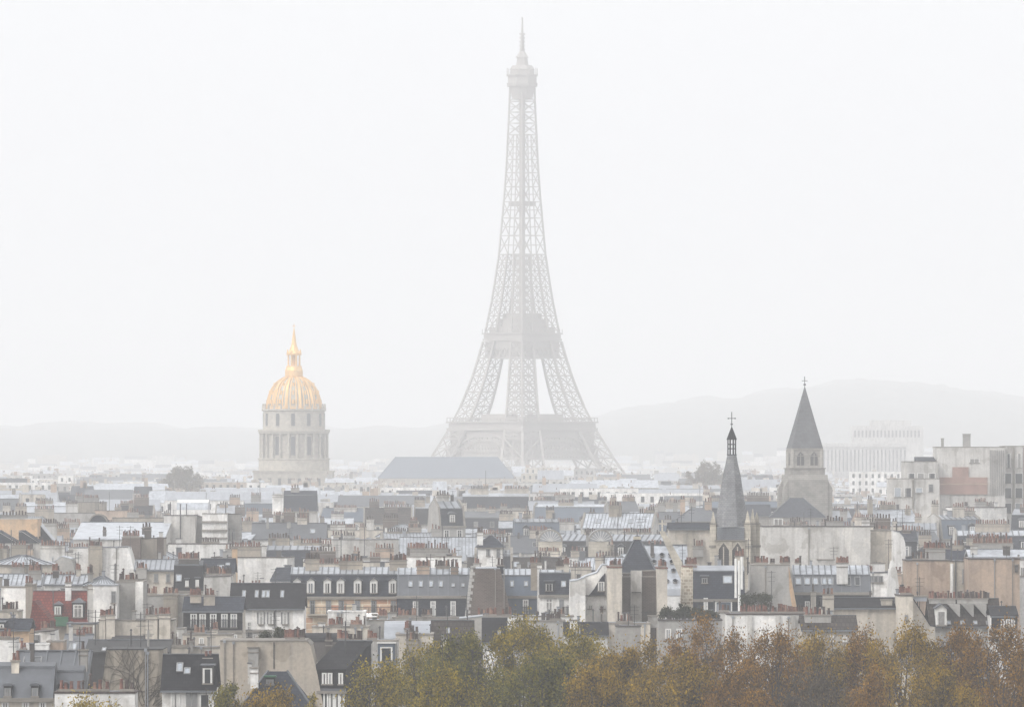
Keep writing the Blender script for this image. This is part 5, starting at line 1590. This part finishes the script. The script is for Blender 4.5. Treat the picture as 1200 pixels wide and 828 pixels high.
# ------------------------------------------------------------------ beyond them: a mass nobody could count
b = MB(); sr = random.Random(8)
D = 2090.0
while D < 8600:
    px = -60.0
    far = D > 4300
    while px < 1260:
        w = sr.choice((6, 8, 10, 12, 15, 20, 28)) * sr.uniform(.85, 1.2)
        pw = w * FPX / D
        x = X(px + pw / 2, D); y = D + sr.uniform(-20, 20); d = sr.uniform(9, 14)
        px += pw * sr.uniform(1.0, 1.25)
        if D < 3450 and 292 < px - pw / 2 < 398 and D > 3250: continue
        g = ground_z(x, y)
        if g > 20 and sr.random() < .5: continue
        zt = g + sr.gauss(26.8 + min(2.2, (D - 2090) / 500) if not far else 26.5, 2.3) - (5 if D > 6500 else 0)
        if 3950 < D < 4600 and 500 < px < 730: zt += 4.5
        if abs(D - TD) < 90 and abs(x - X(612, TD)) < 100: continue
        if D < 3900 and D > 3000 and 436 < px < 640: zt = min(zt, 27)
        if D < 5350 and 945 < px < 1090: zt = min(zt, 26)
        wm = sr.choice(('white', 'white', 'cream', 'pale', 'pale', 'beige', 'grey', 'stone')); rm = sr.choice(('slate', 'zinc', 'wetzinc', 'zinc', 'greyzinc', 'wetzinc'))
        h2 = w / 2; k = sr.random()
        if k < .35:
            b.box(x - h2, x + h2, y, y + d, g - 1, zt, wm); b.box(x - h2 + .4, x + h2 - .4, y + .4, y + d, zt + .01, zt + .12, rm)
        else:
            hh = sr.uniform(2, 4.5)
            b.box(x - h2, x + h2, y, y + d, g - 1, zt - hh, wm)
            ins = sr.choice((1.2, d * .48))
            b.hull([(x - h2, y - .2, zt - hh + .01), (x + h2, y - .2, zt - hh + .01), (x + h2, y + d + .2, zt - hh + .01), (x - h2, y + d + .2, zt - hh + .01)],
                   [(x - h2 + .3, y + ins, zt), (x + h2 - .3, y + ins, zt), (x + h2 - .3, y + d - ins, zt), (x - h2 + .3, y + d - ins, zt)], rm)
        nw = int(w / 2.6)
        if D < 5200:
            for r_ in range(3):
                zz = zt - (k >= .35) * hh - 1.0 - 3.1 * r_
                for q in range(nw):
                    xx = x - h2 + w * (q + .5) / nw
                    b.face([(xx - .5, y - .06, zz - 1.7), (xx + .5, y - .06, zz - 1.7), (xx + .5, y - .06, zz), (xx - .5, y - .06, zz)], 'glass')
        for q in range(sr.randint(0, 3)):
            xx = x + sr.uniform(-h2, h2 - 1); ww = sr.uniform(.8, 2.6)
            b.box(xx, xx + ww, y + d * .4, y + d * .4 + .9, zt - 3, zt + sr.uniform(.6, 2.0), sr.choice(('beige', 'cream', 'grey', 'tan')))
            for p_ in range(int(ww / .5)):
                b.box(xx + p_ * .5 + .1, xx + p_ * .5 + .35, y + d * .4 + .2, y + d * .4 + .5, zt + 1.9, zt + 2.6, 'potred') if sr.random() < .3 else None
    D += 60 + (D - 2090) * .03
o = b.build('distant_rooftops')
tag(o, 'uncountable pale rooftops dissolving into fog below the tower and the hills', 'rooftops')
o['kind'] = 'stuff'

# ------------------------------------------------------------------ trees
def leaves_mesh(name, cent, rad, n, size, mat, nr):
    """n leaf-sized faces spread round the clump centres"""
    cent = np.array(cent); k = len(cent)
    wgt = nr.uniform(.15, 1.0, k) ** 2; wgt /= wgt.sum()
    ix = nr.choice(k, n, p=wgt)
    P = cent[ix] + nr.normal(0, 1, (n, 3)) * rad * nr.uniform(.55, 1.25, k)[ix][:, None]
    u = nr.normal(0, 1, (n, 3)); u[:, 2] += .6 * np.sign(u[:, 2]); u /= np.linalg.norm(u, axis=1)[:, None]
    t = nr.normal(0, 1, (n, 3)); v = np.cross(u, t); v /= np.linalg.norm(v, axis=1)[:, None]
    s = nr.uniform(.6, 1.35, (n, 1)) * size
    a, c = u * s * .85, v * s * .5
    V = np.stack([P - a, P + c, P + a, P - c], 1).reshape(-1, 3)
    me = bpy.data.meshes.new(name)
    me.vertices.add(4 * n); me.vertices.foreach_set('co', V.astype(np.float32).ravel())
    me.loops.add(4 * n); me.loops.foreach_set('vertex_index', np.arange(4 * n, dtype=np.int32))
    me.polygons.add(n); me.polygons.foreach_set('loop_start', np.arange(0, 4 * n, 4, dtype=np.int32))
    me.polygons.foreach_set('loop_total', np.full(n, 4, dtype=np.int32))
    me.materials.append(M[mat]); me.update(calc_edges=True)
    return me

def tree(label, px, D, ytop, wpx, mat, dens=1.0, seed=0, name='autumn_tree', group='autumn trees along the bottom', base=0.0, crown_h=None, leaf=.125, cat='tree'):
    nr = np.random.default_rng(seed + 100); pr = random.Random(seed)
    x0, zt = X(px, D), Z(ytop, D)
    rw = wpx * D / FPX / 2
    ch = crown_h or min(zt - base - 3.5, max(9.0, rw * 2.3))
    root = thing(name, label, cat, (x0, D, base), 0, group)
    zt -= base; rw *= 1.14
    zc0 = zt - ch
    cl = []
    lob = [(pr.uniform(0, 6.28), pr.uniform(.78, 1.12), pr.uniform(0, 1)) for _ in range(9)]
    n_c = int(max(26, 20 * rw * ch / 9 * (.6 + .4 * dens)))
    while len(cl) < n_c:
        a, q, u = pr.uniform(0, 6.283), math.sqrt(pr.random()), pr.random() ** .8
        # round-topped, widest two thirds up, uneven
        prof = math.sin(math.pi * min(1, (.14 + .86 * u)) ** 1.25) ** .55 if u < .985 else .12
        k = 1.0
        for la, ls, lu in lob:
            dd = abs((a - la + math.pi) % 6.283 - math.pi)
            if dd < .7 and abs(u - lu) < .3: k *= ls
        q = q ** .7
        r_ = rw * prof * k * q
        cl.append((r_ * math.cos(a), r_ * math.sin(a) * .9, zc0 + ch * (u * (.93 + .07 * math.cos(3 * a + seed)))))
    t = MB()
    tz = max(1.0, zc0 + ch * .22)
    segs = 6; pts = []
    for k in range(segs + 1):
        f = k / segs; pts.append(Vector((pr.uniform(-.12, .12) * k, pr.uniform(-.12, .12) * k, tz * f)))
    r_base = .010 * zt + .06
    for k in range(segs):
        t.beam(pts[k], pts[k + 1], 2 * r_base * (1 - .45 * k / segs), 'bark', 2 * r_base * (1 - .45 * (k + 1) / segs))
    fork = pts[-1]
    limbs = []
    for k in range(7):
        a = 6.283 * k / 7 + pr.uniform(-.3, .3)
        p = fork.copy(); rr = r_base * .8
        dirv = Vector((math.cos(a) * rw * .11, math.sin(a) * rw * .10, ch * .115))
        for q in range(5):
            p2 = p + dirv + Vector((pr.uniform(-.25, .25), pr.uniform(-.25, .25), pr.uniform(-.1, .25)))
            t.beam(p, p2, rr, 'bark', rr * .74); rr *= .74; p = p2; limbs.append((p.copy(), rr)); dirv.x *= .86; dirv.y *= .86
    for c in cl:                                        # twigs reaching every clump of leaves
        c = Vector(c)
        best = min((l for l in limbs if l[0].z < c.z + .3), key=lambda l: (l[0] - c).length, default=limbs[0])
        mid = (best[0] + c) / 2 + Vector((0, 0, -.15 * (best[0] - c).length))
        t.beam(best[0], mid, min(.10, best[1]), 'bark', .05); t.beam(mid, c, .05, 'bark', .025)
        for q in range(3):
            t.beam(c, c + Vector((pr.gauss(0, .35), pr.gauss(0, .35), pr.uniform(.3, 1.1))), .028, 'bark', .012)
    t.build('trunk', root)
    n = int(n_c * 270 * dens)
    link('crown', leaves_mesh('crown', cl, np.array([.46, .46, .62]) * (1.0 if rw > 2 else .6), n, leaf, mat, nr), root)
    return root

G = tree
G('low olive-yellow tree at left end of the tree line beside the grey-brown wall', 447, 632, 774, 74, 'fol_olive', .9, 1)
G('olive tree with yellowing top, second in the line from the left', 494, 648, 756, 92, 'fol_olive', 1.0, 2)
G('rounded dark green tree in front of brown tiled roof', 545, 640, 747, 96, 'fol_green', 1.0, 3)
G('tallest broad olive-green tree, topping the line below the iron tower', 612, 655, 735, 128, 'fol_olive', 1.05, 4)
G('olive tree with russet crest just right of the tallest broad olive tree', 676, 650, 743, 100, 'fol_olive', 1.0, 5)
G('dark green shadowy tree at the very bottom, in front of tallest olive tree', 640, 600, 776, 120, 'fol_green', 1.0, 6)
G('golden ochre tree at the bottom below the tall cream chimney slab', 742, 622, 757, 108, 'fol_ochre', 1.05, 7)
G('brownish ochre tree with green patches, low front, left of the golden tree', 700, 596, 783, 92, 'fol_ochre', 1.0, 8)
G('green-tinged ochre tree low at the bottom, below the sparse rust tree', 800, 604, 772, 104, 'fol_ochre', 1.0, 9)
G('sparse rust-orange tree whose top reaches the dark roof shrubs', 818, 655, 726, 82, 'fol_rust', .62, 10)
G('thin half-bare russet tree in front of buttressed white wall', 858, 650, 742, 56, 'fol_rust', .4, 11)
G('rust brown tree with visible dark branches, right of buttressed wall centre', 908, 632, 747, 92, 'fol_rust', .8, 12)
G('bushy ochre tree below the cream wall with tall chimney', 957, 642, 738, 88, 'fol_ochre', .85, 13)
G('low bare-branched dark tree at the bottom under the bushy ochre tree', 946, 598, 782, 96, 'fol_bare', .55, 14)
G('russet tree in front of the long cream blank wall', 1012, 648, 751, 76, 'fol_rust', .85, 15)
G('wide olive-brown tree below the orange-red chimney pots', 1063, 640, 739, 102, 'fol_ochre', .9, 16)
G('bright rust tree in front of the slate-sided dormers', 1122, 645, 735, 84, 'fol_rust', .9, 17)
G('ochre and rust tree reaching the right edge of picture', 1170, 640, 740, 92, 'fol_rust', .95, 18)
G('low brown-green tree at the bottom between russet and bright rust trees', 1090, 598, 786, 112, 'fol_ochre', .95, 19)
G('low rust tree in the bottom right corner', 1184, 602, 782, 90, 'fol_rust', .95, 20)
G('low olive tree at the very bottom before the second olive tree from left', 520, 602, 788, 112, 'fol_olive', 1.0, 21)
G('brown low tree at the bottom under the thin half-bare russet tree', 872, 600, 778, 80, 'fol_rust', .8, 22)
G('reddish low tree under the russet tree, bottom right of centre', 1022, 600, 789, 80, 'fol_rust', .9, 23)
G('golden low tree squeezed between the dark green and olive crest trees', 762, 590, 796, 70, 'fol_ochre', .95, 24)
G('dark green tree squeezed between dark slate house and blue slate hipped roof', 263, 618, 787, 46, 'fol_green', .75, 25, group='small trees at lower left')
G('yellow-leaved shrubby tree at bottom left by the white pot-lined wall', 92, 578, 812, 76, 'fol_yellow', .55, 26, group='small trees at lower left')
G('small yellow sapling at the bottom, left of the dark slate house', 133, 578, 817, 40, 'fol_yellow', .4, 30, group='small trees at lower left')
G('orange-yellow tree in front of the blue slate hipped roof', 322, 596, 806, 84, 'fol_ochre', .9, 27, group='small trees at lower left')
G('small olive tree top at the bottom beside arched slate house', 372, 590, 816, 40, 'fol_olive', .7, 28, group='small trees at lower left')
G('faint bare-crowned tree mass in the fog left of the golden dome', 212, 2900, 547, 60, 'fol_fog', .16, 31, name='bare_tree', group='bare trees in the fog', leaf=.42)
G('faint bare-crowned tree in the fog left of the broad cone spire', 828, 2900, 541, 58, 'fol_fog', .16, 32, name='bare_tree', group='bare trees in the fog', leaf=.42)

def shrub(label, px0, px1, D, ytop, zbase, mat, seed, box=False, name='roof_shrub', group=None):
    nr = np.random.default_rng(seed); pr = random.Random(seed)
    w = (px1 - px0) * D / FPX; x = X((px0 + px1) / 2, D); hh = Z(ytop, D) - zbase
    root = thing(name, label, 'hedge' if box else 'shrub', (x, D + 1.6, zbase), 0, group)
    cl = []
    for k in range(int(40 * w * hh / 4) + 12):
        u = pr.uniform(-1, 1)
        top = hh if box else hh * (1 - .55 * u * u) * pr.uniform(.75, 1.1)
        cl.append((u * w / 2, pr.uniform(-.6, .6), .2 + (top - .3) * math.sqrt(pr.random())))
    link('foliage', leaves_mesh('foliage', cl, np.array([.16, .16, .16]), len(cl) * 60, .12, mat, nr), root)
    t = MB()
    if box: t.box(-w / 2 + .1, w / 2 - .1, -.5, .5, 0, .35, 'dark')
    else: t.cyl(0, 0, 0, .4, .25, .3, 8, 'dark')
    for c in cl[::3]: t.beam((c[0] * .5, 0, .3), c, .05, 'bark', .02)
    t.build('planter', root)
shrub('clipped dark green box hedge on a roof terrace before grey trapezoid wall', 871, 903, 862, 697, TER1.ztop + .09, 'hedge', 51, True, 'box_hedge')
for k, (a, b_, yt, lab) in enumerate(((774, 796, 711, 'dark roof-terrace shrub, leftmost of the shrubs below rubble chimney'), (792, 812, 708, 'tallest dark shrub in the middle of the roof terrace'),
                                      (808, 828, 712, 'grey-green shrub right of the tallest terrace shrub'), (824, 842, 715, 'lowest terrace shrub, next to the buttressed white wall'))):
    shrub(lab, a, b_, 806, yt, TER2.ztop + .09, 'hedge', 60 + k, False, 'roof_shrub', 'shrubs on the roof terrace')
shrub('round potted shrub on the terrace behind long beige wall', 306, 316, 742, 740, TER3.ztop + .09, 'hedge', 71, False, 'potted_shrub', 'potted shrubs')
shrub('taller upright potted conifer right of the round potted shrub', 323, 331, 742, 732, TER3.ztop + .09, 'hedge', 72, False, 'potted_shrub', 'potted shrubs')

# park trees added to veil the tower foot like mist: one soft mass
nr = np.random.default_rng(404)
cl = []
for px in np.arange(470, 770, 2.2):
    for k in range(3):
        Dq = 4250 + nr.uniform(-60, 160)
        hgt = nr.uniform(18, 31) + 4 * math.sin(px * .09)
        for q in range(5): cl.append((X(px, Dq), Dq, hgt * nr.uniform(.3, 1.0)))
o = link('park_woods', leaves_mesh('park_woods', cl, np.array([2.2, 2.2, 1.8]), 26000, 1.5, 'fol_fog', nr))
tag(o, 'soft bare woods added to veil the feet of the iron tower like fog', 'woods'); o['kind'] = 'stuff'
